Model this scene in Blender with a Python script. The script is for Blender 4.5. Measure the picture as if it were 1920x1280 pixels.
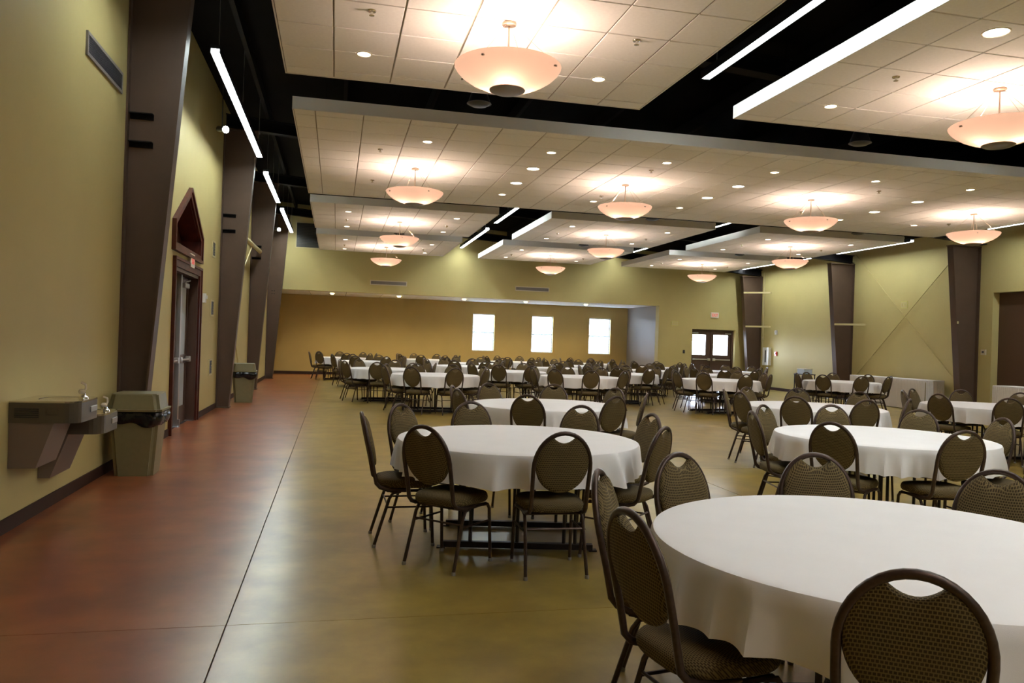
import bpy, bmesh, math, random
from mathutils import Vector, Matrix
from mathutils.geometry import tessellate_polygon
random.seed(7)
PI = math.pi
S = bpy.context.scene
for o in list(bpy.data.objects):
    bpy.data.objects.remove(o)
COL = S.collection

# ------------------------------------------------------------------ camera
F_PX = 1456.0
YAW, PITCH, ROLL = 0.22316, 0.00051, 0.03196
cam_d = bpy.data.cameras.new('camera')
cam_d.sensor_fit = 'HORIZONTAL'; cam_d.sensor_width = 36.0
cam_d.lens = F_PX / 1920 * 36.0
cam_d.clip_start = 0.05; cam_d.clip_end = 200
cam = bpy.data.objects.new('camera', cam_d); COL.objects.link(cam)
fw = Vector((math.sin(YAW) * math.cos(PITCH), math.cos(YAW) * math.cos(PITCH), math.sin(PITCH)))
rt = Vector((math.cos(YAW), -math.sin(YAW), 0)); up = rt.cross(fw)
r2 = rt * math.cos(ROLL) + up * math.sin(ROLL); u2 = up * math.cos(ROLL) - rt * math.sin(ROLL)
mw = Matrix((r2, u2, -fw)).transposed().to_4x4(); mw.translation = Vector((0, 0, 1.5))
cam.matrix_world = mw
S.camera = cam

# ------------------------------------------------------------------ world, exposure, light levels
S.view_settings.view_transform = 'Standard'; S.view_settings.look = 'None'
S.view_settings.gamma = 1.0; S.view_settings.use_curve_mapping = False
S.view_settings.exposure = 0.42
W = bpy.data.worlds.new('sky'); S.world = W; W.use_nodes = True
WN = W.node_tree; WN.nodes.clear()
wo = WN.nodes.new('ShaderNodeOutputWorld'); wb = WN.nodes.new('ShaderNodeBackground')
tc = WN.nodes.new('ShaderNodeTexCoord'); sp = WN.nodes.new('ShaderNodeSeparateXYZ')
cr = WN.nodes.new('ShaderNodeValToRGB')
cr.color_ramp.elements[0].position = 0.40; cr.color_ramp.elements[0].color = (0.12, 0.15, 0.10, 1)
cr.color_ramp.elements[1].position = 0.75; cr.color_ramp.elements[1].color = (0.50, 0.70, 1.0, 1)
for p_, c_ in ((0.485, (0.8, 0.9, 0.95, 1)), (0.505, (2.6, 2.95, 3.5, 1)), (0.57, (1.7, 2.0, 2.6, 1))):
    e = cr.color_ramp.elements.new(p_); e.color = c_
ma = WN.nodes.new('ShaderNodeMath'); ma.operation = 'MULTIPLY_ADD'; ma.inputs[1].default_value = 0.5; ma.inputs[2].default_value = 0.5
WN.links.new(tc.outputs['Generated'], sp.inputs[0]); WN.links.new(sp.outputs['Z'], ma.inputs[0])
WN.links.new(ma.outputs[0], cr.inputs[0]); WN.links.new(cr.outputs[0], wb.inputs[0])
wb.inputs[1].default_value = 26.0
WN.links.new(wb.outputs[0], wo.inputs[0])
P_PEND = 58.0      # pendant bulbs, watts
E_BOWL = 0.27
P_SMALL = 16.0     # small recessed downlights
P_BIG = 42.0
P_ALC = 130.0
E_STRIP = 48.0     # linear lights
E_LENS = 9.0

# ------------------------------------------------------------------ materials
def nodes_of(name):
    m = bpy.data.materials.new(name); m.use_nodes = True
    nt = m.node_tree; b = nt.nodes['Principled BSDF']
    return m, nt, b
def mat(name, col, rough=0.5, metal=0.0, noise=0.0, scale=8.0, bump=0.0, spec=0.5, bscale=None):
    m, nt, b = nodes_of(name)
    b.inputs['Roughness'].default_value = rough; b.inputs['Metallic'].default_value = metal
    b.inputs['Specular IOR Level'].default_value = spec
    b.inputs['Base Color'].default_value = (*col, 1)
    t = nt.nodes.new('ShaderNodeTexCoord')
    if noise:
        n = nt.nodes.new('ShaderNodeTexNoise'); n.inputs['Scale'].default_value = scale; n.inputs['Detail'].default_value = 4
        nt.links.new(t.outputs['Object'], n.inputs['Vector'])
        r = nt.nodes.new('ShaderNodeValToRGB')
        r.color_ramp.elements[0].position = 0.3; r.color_ramp.elements[1].position = 0.7
        r.color_ramp.elements[0].color = (*[c * (1 - noise) for c in col], 1)
        r.color_ramp.elements[1].color = (*[min(1, c * (1 + noise)) for c in col], 1)
        nt.links.new(n.outputs['Fac'], r.inputs[0]); nt.links.new(r.outputs[0], b.inputs['Base Color'])
    if bump:
        n2 = nt.nodes.new('ShaderNodeTexNoise'); n2.inputs['Scale'].default_value = bscale or scale * 20
        nt.links.new(t.outputs['Object'], n2.inputs['Vector'])
        bp = nt.nodes.new('ShaderNodeBump'); bp.inputs['Strength'].default_value = bump; bp.inputs['Distance'].default_value = 0.004
        nt.links.new(n2.outputs['Fac'], bp.inputs['Height']); nt.links.new(bp.outputs[0], b.inputs['Normal'])
    return m
def emis(name, col, s):
    m, nt, b = nodes_of(name)
    b.inputs['Base Color'].default_value = (*col, 1)
    b.inputs['Emission Color'].default_value = (*col, 1); b.inputs['Emission Strength'].default_value = s
    return m
M = {}
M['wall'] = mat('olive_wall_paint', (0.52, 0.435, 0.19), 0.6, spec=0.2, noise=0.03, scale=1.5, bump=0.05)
M['lamplit'] = mat('wall_paint_lamplit_tint', (0.46, 0.34, 0.13), 0.6, spec=0.2, noise=0.03, scale=1.5)  # orange cast of the warm downlights put into this wall colour
M['daylit'] = mat('wall_paint_daylit_tint', (0.27, 0.24, 0.22), 0.5)  # greyer wall colour carrying the lavender cast of window daylight
M['steel'] = mat('brown_column_paint', (0.098, 0.060, 0.041), 0.5, spec=0.25, noise=0.08, scale=3)
M['black'] = mat('black_deck_paint', (0.0035, 0.003, 0.004), 0.8, spec=0.1, noise=0.3, scale=1)
M['rafter'] = mat('dark_rafter_paint', (0.006, 0.005, 0.0065), 0.7, spec=0.15)
M['tile'] = mat('white_acoustic_tile', (0.83, 0.805, 0.78), 0.9, spec=0.2, noise=0.03, scale=30, bump=0.25, bscale=260)
M['grid'] = mat('grey_ceiling_grid', (0.27, 0.23, 0.18), 0.6)
M['fascia'] = mat('pale_metal_fascia', (0.74, 0.72, 0.71), 0.5)
M['base'] = mat('dark_brown_baseboard', (0.042, 0.020, 0.014), 0.6, spec=0.2)
M['cherry'] = mat('dark_cherry_wood', (0.070, 0.014, 0.008), 0.42, spec=0.3, noise=0.35, scale=5)
M['doorbrown'] = mat('brown_door_paint', (0.075, 0.038, 0.026), 0.4)
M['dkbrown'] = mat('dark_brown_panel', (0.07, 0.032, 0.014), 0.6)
M['steelgrey'] = mat('brushed_grey_metal', (0.42, 0.42, 0.42), 0.32, 0.8)
M['alum'] = mat('satin_aluminium', (0.62, 0.61, 0.60), 0.3, 0.9)
M['brass'] = mat('satin_nickel_warm', (0.55, 0.42, 0.33), 0.28, 0.9)
M['disc'] = mat('dark_nickel_disc', (0.22, 0.19, 0.16), 0.35, 0.9)
M['frame'] = mat('bronze_brown_tube', (0.055, 0.034, 0.027), 0.34, 0.45, noise=0.2, scale=60)
M['glide'] = mat('grey_foot_glide', (0.30, 0.28, 0.27), 0.4, 0.5)
M['cream'] = mat('cream_paint', (0.55, 0.47, 0.24), 0.5)
M['white'] = mat('white_plastic', (0.75, 0.75, 0.73), 0.4)
M['offwhite'] = mat('ivory_plastic', (0.62, 0.55, 0.40), 0.45)
M['red'] = mat('red_plastic', (0.55, 0.03, 0.025), 0.4)
M['dkgrey'] = mat('dark_grey_grille', (0.055, 0.055, 0.065), 0.5)
M['grille'] = mat('grey_vent_metal', (0.26, 0.235, 0.22), 0.5, 0.2)
M['louvre'] = mat('dark_louvre_metal', (0.05, 0.045, 0.035), 0.45, 0.3)
M['canbeige'] = mat('beige_bin_plastic', (0.21, 0.185, 0.095), 0.45, noise=0.04, scale=20)
M['bag'] = mat('black_bin_liner', (0.008, 0.008, 0.010), 0.18, bump=0.7, bscale=14)
M['fount'] = mat('pebble_grey_steel', (0.105, 0.085, 0.060), 0.4, 0.2)
M['fountlow'] = mat('taupe_fountain_panel', (0.20, 0.145, 0.115), 0.4)
M['clear'] = mat('clear_bubbler_plastic', (0.75, 0.66, 0.52), 0.2)
M['darktable'] = mat('dark_table_metal', (0.022, 0.014, 0.014), 0.4, 0.3)
M['ply'] = mat('brown_table_top', (0.16, 0.09, 0.05), 0.6)
M['cloth'] = mat('white_tablecloth', (0.80, 0.785, 0.81), 0.85, noise=0.015, scale=5, bump=0.10, bscale=400)
M['skirt'] = mat('white_table_skirt', (0.74, 0.71, 0.70), 0.7)
M['speaker'] = mat('black_plastic', (0.012, 0.012, 0.016), 0.35)
M['yelplate'] = mat('pale_yellow_plate', (0.55, 0.50, 0.16), 0.5)
M['chrome'] = mat('chrome', (0.75, 0.72, 0.68), 0.15, 1.0)
M['blind'] = mat('white_blind_rail', (0.82, 0.85, 0.88), 0.5)
def slat_mat():
    m = bpy.data.materials.new('translucent_blind_slat'); m.use_nodes = True; nt = m.node_tree; nt.nodes.clear()
    o = nt.nodes.new('ShaderNodeOutputMaterial'); t = nt.nodes.new('ShaderNodeBsdfTranslucent'); d = nt.nodes.new('ShaderNodeBsdfDiffuse')
    t.inputs[0].default_value = (0.12, 0.13, 0.145, 1); d.inputs[0].default_value = (0.75, 0.76, 0.78, 1)
    mx = nt.nodes.new('ShaderNodeMixShader'); mx.inputs[0].default_value = 0.5
    nt.links.new(t.outputs[0], mx.inputs[1]); nt.links.new(d.outputs[0], mx.inputs[2]); nt.links.new(mx.outputs[0], o.inputs[0])
    return m
M['slat'] = slat_mat()
M['paleblue'] = mat('pale_blue_box', (0.55, 0.66, 0.80), 0.4)
M['letters'] = emis('red_sign_letters', (0.78, 0.14, 0.12), 0.35)
M['strip'] = emis('linear_light_diffuser', (0.90, 1.0, 0.97), E_STRIP)
M['lens'] = emis('downlight_lens', (1.0, 0.90, 0.78), E_LENS)
M['lenscool'] = emis('large_downlight_lens', (1.0, 0.97, 0.90), E_LENS)
M['lensalc'] = emis('alcove_downlight_lens', (1.0, 0.93, 0.55), E_LENS)
# glass
def glass(name):
    m = bpy.data.materials.new(name); m.use_nodes = True; nt = m.node_tree; nt.nodes.clear()
    o = nt.nodes.new('ShaderNodeOutputMaterial'); t = nt.nodes.new('ShaderNodeBsdfTransparent'); g = nt.nodes.new('ShaderNodeBsdfGlossy')
    g.inputs['Roughness'].default_value = 0.03; mx = nt.nodes.new('ShaderNodeMixShader'); mx.inputs[0].default_value = 0.07
    nt.links.new(t.outputs[0], mx.inputs[1]); nt.links.new(g.outputs[0], mx.inputs[2]); nt.links.new(mx.outputs[0], o.inputs[0])
    return m
M['glass'] = glass('window_glass')
# pendant bowl: lit frosted glass, transmits the bulb inside
def bowl_mat():
    m = bpy.data.materials.new('frosted_amber_glass'); m.use_nodes = True; nt = m.node_tree; nt.nodes.clear()
    o = nt.nodes.new('ShaderNodeOutputMaterial'); t = nt.nodes.new('ShaderNodeBsdfTranslucent'); d = nt.nodes.new('ShaderNodeBsdfDiffuse')
    t.inputs[0].default_value = (0.095, 0.064, 0.048, 1); d.inputs[0].default_value = (0.55, 0.45, 0.38, 1)
    mx = nt.nodes.new('ShaderNodeMixShader'); mx.inputs[0].default_value = 0.28
    em = nt.nodes.new('ShaderNodeEmission'); em.inputs[0].default_value = (1.0, 0.64, 0.46, 1); em.inputs[1].default_value = E_BOWL
    ad = nt.nodes.new('ShaderNodeAddShader')
    nt.links.new(t.outputs[0], mx.inputs[1]); nt.links.new(d.outputs[0], mx.inputs[2])
    nt.links.new(mx.outputs[0], ad.inputs[0]); nt.links.new(em.outputs[0], ad.inputs[1]); nt.links.new(ad.outputs[0], o.inputs[0])
    return m
M['bowl'] = bowl_mat()
# chair fabric: small staggered weave
def fabric():
    m, nt, b = nodes_of('olive_brown_woven_fabric')
    t = nt.nodes.new('ShaderNodeTexCoord'); s = nt.nodes.new('ShaderNodeSeparateXYZ'); c = nt.nodes.new('ShaderNodeCombineXYZ')
    a = nt.nodes.new('ShaderNodeMath'); a.operation = 'ADD'
    nt.links.new(t.outputs['Object'], s.inputs[0]); nt.links.new(s.outputs['X'], c.inputs['X'])
    nt.links.new(s.outputs['Y'], a.inputs[0]); nt.links.new(s.outputs['Z'], a.inputs[1]); nt.links.new(a.outputs[0], c.inputs['Y'])
    br = nt.nodes.new('ShaderNodeTexBrick'); nt.links.new(c.outputs[0], br.inputs['Vector'])
    br.inputs['Scale'].default_value = 1.0; br.inputs['Brick Width'].default_value = 0.011; br.inputs['Row Height'].default_value = 0.0095
    br.inputs['Mortar Size'].default_value = 0.0022; br.inputs['Mortar Smooth'].default_value = 0.6
    br.inputs['Color1'].default_value = (0.038, 0.026, 0.011, 1); br.inputs['Color2'].default_value = (0.050, 0.034, 0.014, 1)
    br.inputs['Mortar'].default_value = (0.165, 0.122, 0.053, 1)
    nt.links.new(br.outputs['Color'], b.inputs['Base Color'])
    b.inputs['Roughness'].default_value = 0.8; b.inputs['Specular IOR Level'].default_value = 0.25
    bp = nt.nodes.new('ShaderNodeBump'); bp.inputs['Strength'].default_value = 0.4; bp.inputs['Distance'].default_value = 0.001
    nt.links.new(br.outputs['Fac'], bp.inputs['Height']); nt.links.new(bp.outputs[0], b.inputs['Normal'])
    return m
M['fabric'] = fabric()
# stained polished concrete: red-brown along the left wall, olive gold elsewhere
def floor_mat():
    m, nt, b = nodes_of('stained_polished_concrete')
    t = nt.nodes.new('ShaderNodeTexCoord'); s = nt.nodes.new('ShaderNodeSeparateXYZ'); nt.links.new(t.outputs['Object'], s.inputs[0])
    def noise(scale, det=5, rough=0.55, vec=None):
        n = nt.nodes.new('ShaderNodeTexNoise'); n.inputs['Scale'].default_value = scale; n.inputs['Detail'].default_value = det
        n.inputs['Roughness'].default_value = rough; nt.links.new(vec or t.outputs['Object'], n.inputs['Vector']); return n
    def ramp(fac, *els):
        r = nt.nodes.new('ShaderNodeValToRGB'); r.color_ramp.elements[0].position = els[0][0]; r.color_ramp.elements[0].color = (*els[0][1], 1)
        r.color_ramp.elements[1].position = els[-1][0]; r.color_ramp.elements[1].color = (*els[-1][1], 1)
        for p, c in els[1:-1]:
            q = r.color_ramp.elements.new(p); q.color = (*c, 1)
        nt.links.new(fac, r.inputs[0]); return r
    n1 = noise(0.9, 6, 0.6); n2 = noise(2.6, 5, 0.6)
    red = ramp(n1.outputs['Fac'], (0.30, (0.201, 0.054, 0.02)), (0.52, (0.276, 0.083, 0.03)), (0.75, (0.345, 0.127, 0.048)))
    gold = ramp(n1.outputs['Fac'], (0.30, (0.247, 0.163, 0.03)), (0.52, (0.31, 0.218, 0.046)), (0.75, (0.38, 0.276, 0.076)))
    # mask by X with a slightly wandering edge
    n3 = noise(1.3, 3)
    ad = nt.nodes.new('ShaderNodeMath'); ad.operation = 'MULTIPLY_ADD'; ad.inputs[1].default_value = 0.25
    nt.links.new(n3.outputs['Fac'], ad.inputs[0]); nt.links.new(s.outputs['X'], ad.inputs[2])
    mr = nt.nodes.new('ShaderNodeMapRange'); mr.inputs['From Min'].default_value = -0.58; mr.inputs['From Max'].default_value = -0.18
    nt.links.new(ad.outputs[0], mr.inputs['Value'])
    mx = nt.nodes.new('ShaderNodeMix'); mx.data_type = 'RGBA'
    nt.links.new(mr.outputs[0], mx.inputs[0]); nt.links.new(red.outputs[0], mx.inputs[6]); nt.links.new(gold.outputs[0], mx.inputs[7])
    mo = ramp(n2.outputs['Fac'], (0.35, (0.74, 0.74, 0.74)), (0.68, (1.16, 1.16, 1.16)))
    mm = nt.nodes.new('ShaderNodeMix'); mm.data_type = 'RGBA'; mm.blend_type = 'MULTIPLY'; mm.inputs[0].default_value = 1.0
    nt.links.new(mx.outputs[2], mm.inputs[6]); nt.links.new(mo.outputs[0], mm.inputs[7])
    nt.links.new(mm.outputs[2], b.inputs['Base Color'])
    b.inputs['Roughness'].default_value = 0.285
    b.inputs['Specular IOR Level'].default_value = 0.8
    return m
M['floor'] = floor_mat()
M['joint'] = mat('dark_floor_joint', (0.05, 0.035, 0.02), 0.6)

# ------------------------------------------------------------------ mesh helpers
def box(bm, x0, x1, y0, y1, z0, z1, bev=0.0):
    vs = [bm.verts.new((x, y, z)) for z in (z0, z1) for y in (y0, y1) for x in (x0, x1)]
    fs = [(0, 2, 3, 1), (4, 5, 7, 6), (0, 1, 5, 4), (2, 6, 7, 3), (0, 4, 6, 2), (1, 3, 7, 5)]
    f = [bm.faces.new([vs[i] for i in q]) for q in fs]
    if bev:
        bmesh.ops.bevel(bm, geom=list({e for q in f for e in q.edges}), offset=bev, segments=2, affect='EDGES', profile=0.5)
def hexa(bm, pts):
    vs = [bm.verts.new(p) for p in pts]       # bottom 4 ccw, top 4 ccw
    for q in [(3, 2, 1, 0), (4, 5, 6, 7), (0, 1, 5, 4), (1, 2, 6, 5), (2, 3, 7, 6), (3, 0, 4, 7)]:
        bm.faces.new([vs[i] for i in q])
def tube(bm, pts, r, n=8, caps=True, r_end=None, flat=1.0):
    P = [Vector(p) for p in pts]; rings = []; prev = None
    for i, p in enumerate(P):
        t = (P[min(i + 1, len(P) - 1)] - P[max(i - 1, 0)]).normalized()
        if prev is None:
            a = Vector((0, 0, 1)) if abs(t.z) < 0.9 else Vector((0, 1, 0))
            u = t.cross(a).normalized()
        else:
            u = (prev - t * prev.dot(t)).normalized()
        v = t.cross(u); prev = u
        rr = r if r_end is None else r + (r_end - r) * i / (len(P) - 1)
        rings.append([bm.verts.new(p + u * (rr * math.cos(2 * PI * k / n)) + v * (rr * flat * math.sin(2 * PI * k / n))) for k in range(n)])
    for a, b in zip(rings, rings[1:]):
        for k in range(n):
            bm.faces.new((a[k], a[(k + 1) % n], b[(k + 1) % n], b[k]))
    if caps:
        bm.faces.new(rings[0][::-1]); bm.faces.new(rings[-1])
def lathe(bm, prof, n=24, c=(0, 0, 0), close=False):
    rings = []
    for r, z in prof:
        if r < 1e-6: rings.append([bm.verts.new((c[0], c[1], c[2] + z))])
        else: rings.append([bm.verts.new((c[0] + r * math.cos(2 * PI * k / n), c[1] + r * math.sin(2 * PI * k / n), c[2] + z)) for k in range(n)])
    pairs = list(zip(rings, rings[1:]))
    if close: pairs.append((rings[-1], rings[0]))
    for a, b in pairs:
        for k in range(n):
            q = [a[k % len(a)], a[(k + 1) % len(a)], b[(k + 1) % len(b)], b[k % len(b)]]
            u = []
            for v in q:
                if v not in u: u.append(v)
            if len(u) > 2: bm.faces.new(u)
def plate(bm, loops, t0, t1, f):
    """flat plate with holes; loops of 2D points, f(u, v, t) -> 3D"""
    pts = [p for l in loops for p in l]
    tris = tessellate_polygon([[Vector((p[0], p[1], 0)) for p in l] for l in loops])
    A = [bm.verts.new(f(p[0], p[1], t0)) for p in pts]; B = [bm.verts.new(f(p[0], p[1], t1)) for p in pts]
    for tr in tris:
        bm.faces.new([A[i] for i in tr]); bm.faces.new([B[i] for i in reversed(tr)])
    k = 0
    for l in loops:
        n = len(l)
        for i in range(n):
            j = (i + 1) % n
            bm.faces.new((A[k + i], A[k + j], B[k + j], B[k + i]))
        k += n
def rect(u0, u1, v0, v1): return [(u0, v0), (u1, v0), (u1, v1), (u0, v1)]
def mesh(name, bm, m, smooth=False):
    bmesh.ops.recalc_face_normals(bm, faces=bm.faces)
    me = bpy.data.meshes.new(name); bm.to_mesh(me); bm.free()
    if m: me.materials.append(m)
    if smooth:
        me.polygons.foreach_set('use_smooth', [True] * len(me.polygons))
        try: me.set_sharp_from_angle(angle=math.radians(38))
        except Exception: pass
    return me
def obj(name, bm, m, parent=None, smooth=False, loc=None, label=None):
    me = bm if isinstance(bm, bpy.types.Mesh) else mesh(name, bm, m, smooth)
    o = bpy.data.objects.new(name, me); COL.objects.link(o)
    if parent: o.parent = parent
    if loc: o.location = loc
    if label: o['label'] = label
    return o
def tag(o, label, cat, group=None):
    o['label'] = label; o['category'] = cat
    if group: o['group'] = group
    return o
def thing(name, label, cat, loc=(0, 0, 0), rz=0, group=None):
    o = bpy.data.objects.new(name, None); COL.objects.link(o); o.empty_display_size = 0.1
    o.location = loc; o.rotation_euler = (0, 0, rz)
    return tag(o, label, cat, group)
def struct(name, bm, m, parent=None, smooth=False):
    o = obj(name, bm, m, parent, smooth)
    if not parent: o['kind'] = 'structure'
    return o
def dup(root, loc, rz, label=None, group=None):
    def cp(o, par):
        c = o.copy(); COL.objects.link(c)
        if par: c.parent = par
        for k in o.children: cp(k, c)
        return c
    r = cp(root, None); r.location = loc; r.rotation_euler = (0, 0, rz)
    if label: r['label'] = label
    if group: r['group'] = group
    return r
def NB(): return bmesh.new()
def bxm(name, dims, m, parent, bev=0.0, label=None):
    b = NB(); box(b, *dims, bev=bev); return obj(name, b, m, parent, label=label)

# ------------------------------------------------------------------ room shell
XL, XR, YB, YE, YA = -2.3, 16.15, -12.0, 27.9, 31.2
def deck(x): return 6.10 + (x - XL) * (4.84 - 6.10) / (XR - XL)
# floor: slabs with recessed joints
b = NB(); box(b, XL - 0.3, XR + 1.4, YB - 0.3, YA + 0.3, -0.12, -0.012)
floor = struct('floor', b, M['joint'])
xs = [XL - 0.1, -0.503, 4.1, 8.7, 13.3, XR + 1.3]
ys = [YB - 0.1, -9.5, -4.9, -0.3, 4.2, 8.9, 13.6, 18.3, 23.0, 27.6, YA + 0.1]
for i in range(len(xs) - 1):
    for j in range(len(ys) - 1):
        g = 0.004
        bxm('floor_slab', (xs[i] + g, xs[i + 1] - g, ys[j] + g / 2, ys[j + 1] - g / 2, -0.012, 0.0), M['floor'], floor)
# left wall with the doorway and the gabled niche
DY0, DY1, DZ = 12.02, 14.02, 2.44
niche = [(11.88, 2.78), (13.98, 2.78), (13.98, 3.02), (12.93, 3.60), (11.88, 3.02)]
b = NB()
plate(b, [[(YB, 0), (DY0, 0), (DY0, DZ), (DY1, DZ), (DY1, 0), (YA, 0), (YA, 6.1), (YB, 6.1)], niche], XL, XL - 0.35, lambda u, v, t: (t, u, v))
wall_left = struct('wall_left', b, M['wall'])
b = NB(); plate(b, [[(niche[0][0] - .02, 2.76), (14.0, 2.76), (14.0, 3.64), (11.86, 3.64)]], XL - 0.28, XL - 0.34, lambda u, v, t: (t, u, v))
obj('niche_back', b, M['cherry'], wall_left)
# end wall: L-shaped around the alcove, notch for the double door
b = NB()
plate(b, [[(XL, 3.07), (12.1, 3.07), (12.1, 0), (13.50, 0), (13.50, 2.23), (15.34, 2.23), (15.34, 0), (XR, 0), (XR, deck(XR)), (XL, deck(XL))]], YE, YE + 0.32, lambda u, v, t: (u, t, v))
struct('wall_back', b, M['wall'])
# alcove
WIN = [(5.42, 6.33), (7.90, 8.82), (10.39, 11.35)]
b = NB()
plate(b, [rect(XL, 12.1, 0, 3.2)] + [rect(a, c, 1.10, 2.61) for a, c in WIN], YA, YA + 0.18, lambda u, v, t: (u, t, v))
struct('wall_alcove_back', b, M['lamplit'])
b = NB(); box(b, 12.1, 12.25, YE + 0.32, YA, 0, 3.2); struct('wall_alcove_right', b, M['daylit'])
b = NB(); box(b, XL, 12.1, YE + 0.32, YA, 3.095, 3.2)
ceil_a = struct('ceiling', b, M['grid'])
for i in range(11):
    for j in range(2):
        x0 = XL + 0.02 + i * 1.308; y0 = YE + 0.33 + j * 1.49
        bxm('ceiling_tile', (x0, x0 + 1.285, y0, y0 + 1.47, 3.083, 3.095), M['tile'], ceil_a)
# right wall with the dark serving opening
b = NB()
OY0, OY1 = 9.5, 16.45
plate(b, [rect(YB, YA - 3.3, 0, deck(XR)), rect(OY0, OY1, 0.0001, 3.13)] if False else
      [[(YB, 0), (OY0, 0), (OY0, 3.13), (OY1, 3.13), (OY1, 0), (YE + 0.32, 0), (YE + 0.32, deck(XR)), (YB, deck(XR))]], XR, XR + 0.2, lambda u, v, t: (t, u, v))
struct('wall_right', b, M['wall'])
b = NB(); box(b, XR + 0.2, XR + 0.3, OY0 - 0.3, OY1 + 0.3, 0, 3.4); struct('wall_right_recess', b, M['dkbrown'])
b = NB(); plate(b, [[(XL, 0), (XR, 0), (XR, deck(XR)), (XL, deck(XL))]], YB, YB - 0.15, lambda u, v, t: (u, t, v)); struct('wall_front', b, M['wall'])
# roof deck and purlins
b = NB(); hexa(b, [(XL, YB, deck(XL)), (XR, YB, deck(XR)), (XR, YE + .3, deck(XR)), (XL, YE + .3, deck(XL)),
                   (XL, YB, deck(XL) + .1), (XR, YB, deck(XR) + .1), (XR, YE + .3, deck(XR) + .1), (XL, YE + .3, deck(XL) + .1)])
roof = struct('ceiling', b, M['black'])
for i in range(12):
    x = XL + 0.8 + i * 1.5
    bxm('purlin', (x, x + 0.07, YB + 0.1, YE - 0.05, deck(x) - 0.22, deck(x) - 0.005), M['rafter'], roof)
# baseboards
def bb(name, dims): 
    b = NB(); box(b, *dims); return struct(name, b, M['base'])
bb('baseboard_left', (XL, XL + 0.015, YB + .02, DY0 - 0.13, 0, 0.105))
bb('baseboard_left.001', (XL, XL + 0.015, DY1 + 0.13, YA - .02, 0, 0.105))
bb('baseboard_back', (XL + .02, 12.08, YA - 0.015, YA, 0, 0.105))
bb('baseboard_back.001', (12.12, 13.48, YE - 0.015, YE, 0, 0.105))
bb('baseboard_back.002', (15.36, XR - 0.02, YE - 0.015, YE, 0, 0.105))
bb('baseboard_right', (XR - 0.015, XR, OY1 + .02, YE - .02, 0, 0.105))
bb('baseboard_right.001', (12.085, 12.1, YE + 0.34, YA - 0.02, 0, 0.105))

# windows
for k, (a, c) in enumerate(WIN):
    b = NB(); plate(b, [rect(a, c, 1.10, 2.61), rect(a + .04, c - .04, 1.14, 2.57)], YA + 0.08, YA + 0.14, lambda u, v, t: (u, t, v))
    w = struct('window_%d' % (k + 1), b, M['white'])
    bxm('pane', (a + .04, c - .04, YA + 0.105, YA + 0.111, 1.14, 2.57), M['glass'], w)
    bxm('sash_rail', (a + .04, c - .04, YA + 0.09, YA + 0.125, 1.84, 1.87), M['white'], w)
    bl = thing('window_blind', 'white slatted blind in the alcove window, %s of three' % ['leftmost', 'middle one', 'rightmost'][k], 'blind', (0, 0, 0), 0, 'blinds in the alcove windows')
    bxm('head_rail', (a + .01, c - .01, YA + 0.012, YA + 0.06, 2.555, 2.605), M['blind'], bl)
    bxm('bottom_rail', (a + .015, c - .015, YA + 0.015, YA + 0.055, 1.105, 1.13), M['blind'], bl)
    b = NB()
    for i in range(30):
        z = 1.15 + i * 0.0468
        hexa(b, [(a + .015, YA + .022, z + .038), (c - .015, YA + .022, z + .038), (c - .015, YA + .052, z), (a + .015, YA + .052, z),
                 (a + .015, YA + .022, z + .040), (c - .015, YA + .022, z + .040), (c - .015, YA + .052, z + .002), (a + .015, YA + .052, z + .002)])
    s = obj('slat', b, M['slat'], bl); s['kind'] = 'stuff'
    ld = bpy.data.lights.new('window_portal', 'AREA'); ld.shape = 'RECTANGLE'; ld.size = c - a; ld.size_y = 1.5
    ld.cycles.is_portal = True
    lo = bpy.data.objects.new('window_portal', ld); COL.objects.link(lo); lo.location = ((a + c) / 2, YA + 0.19, 1.855); lo.rotation_euler = (-PI / 2, 0, 0)

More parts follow.
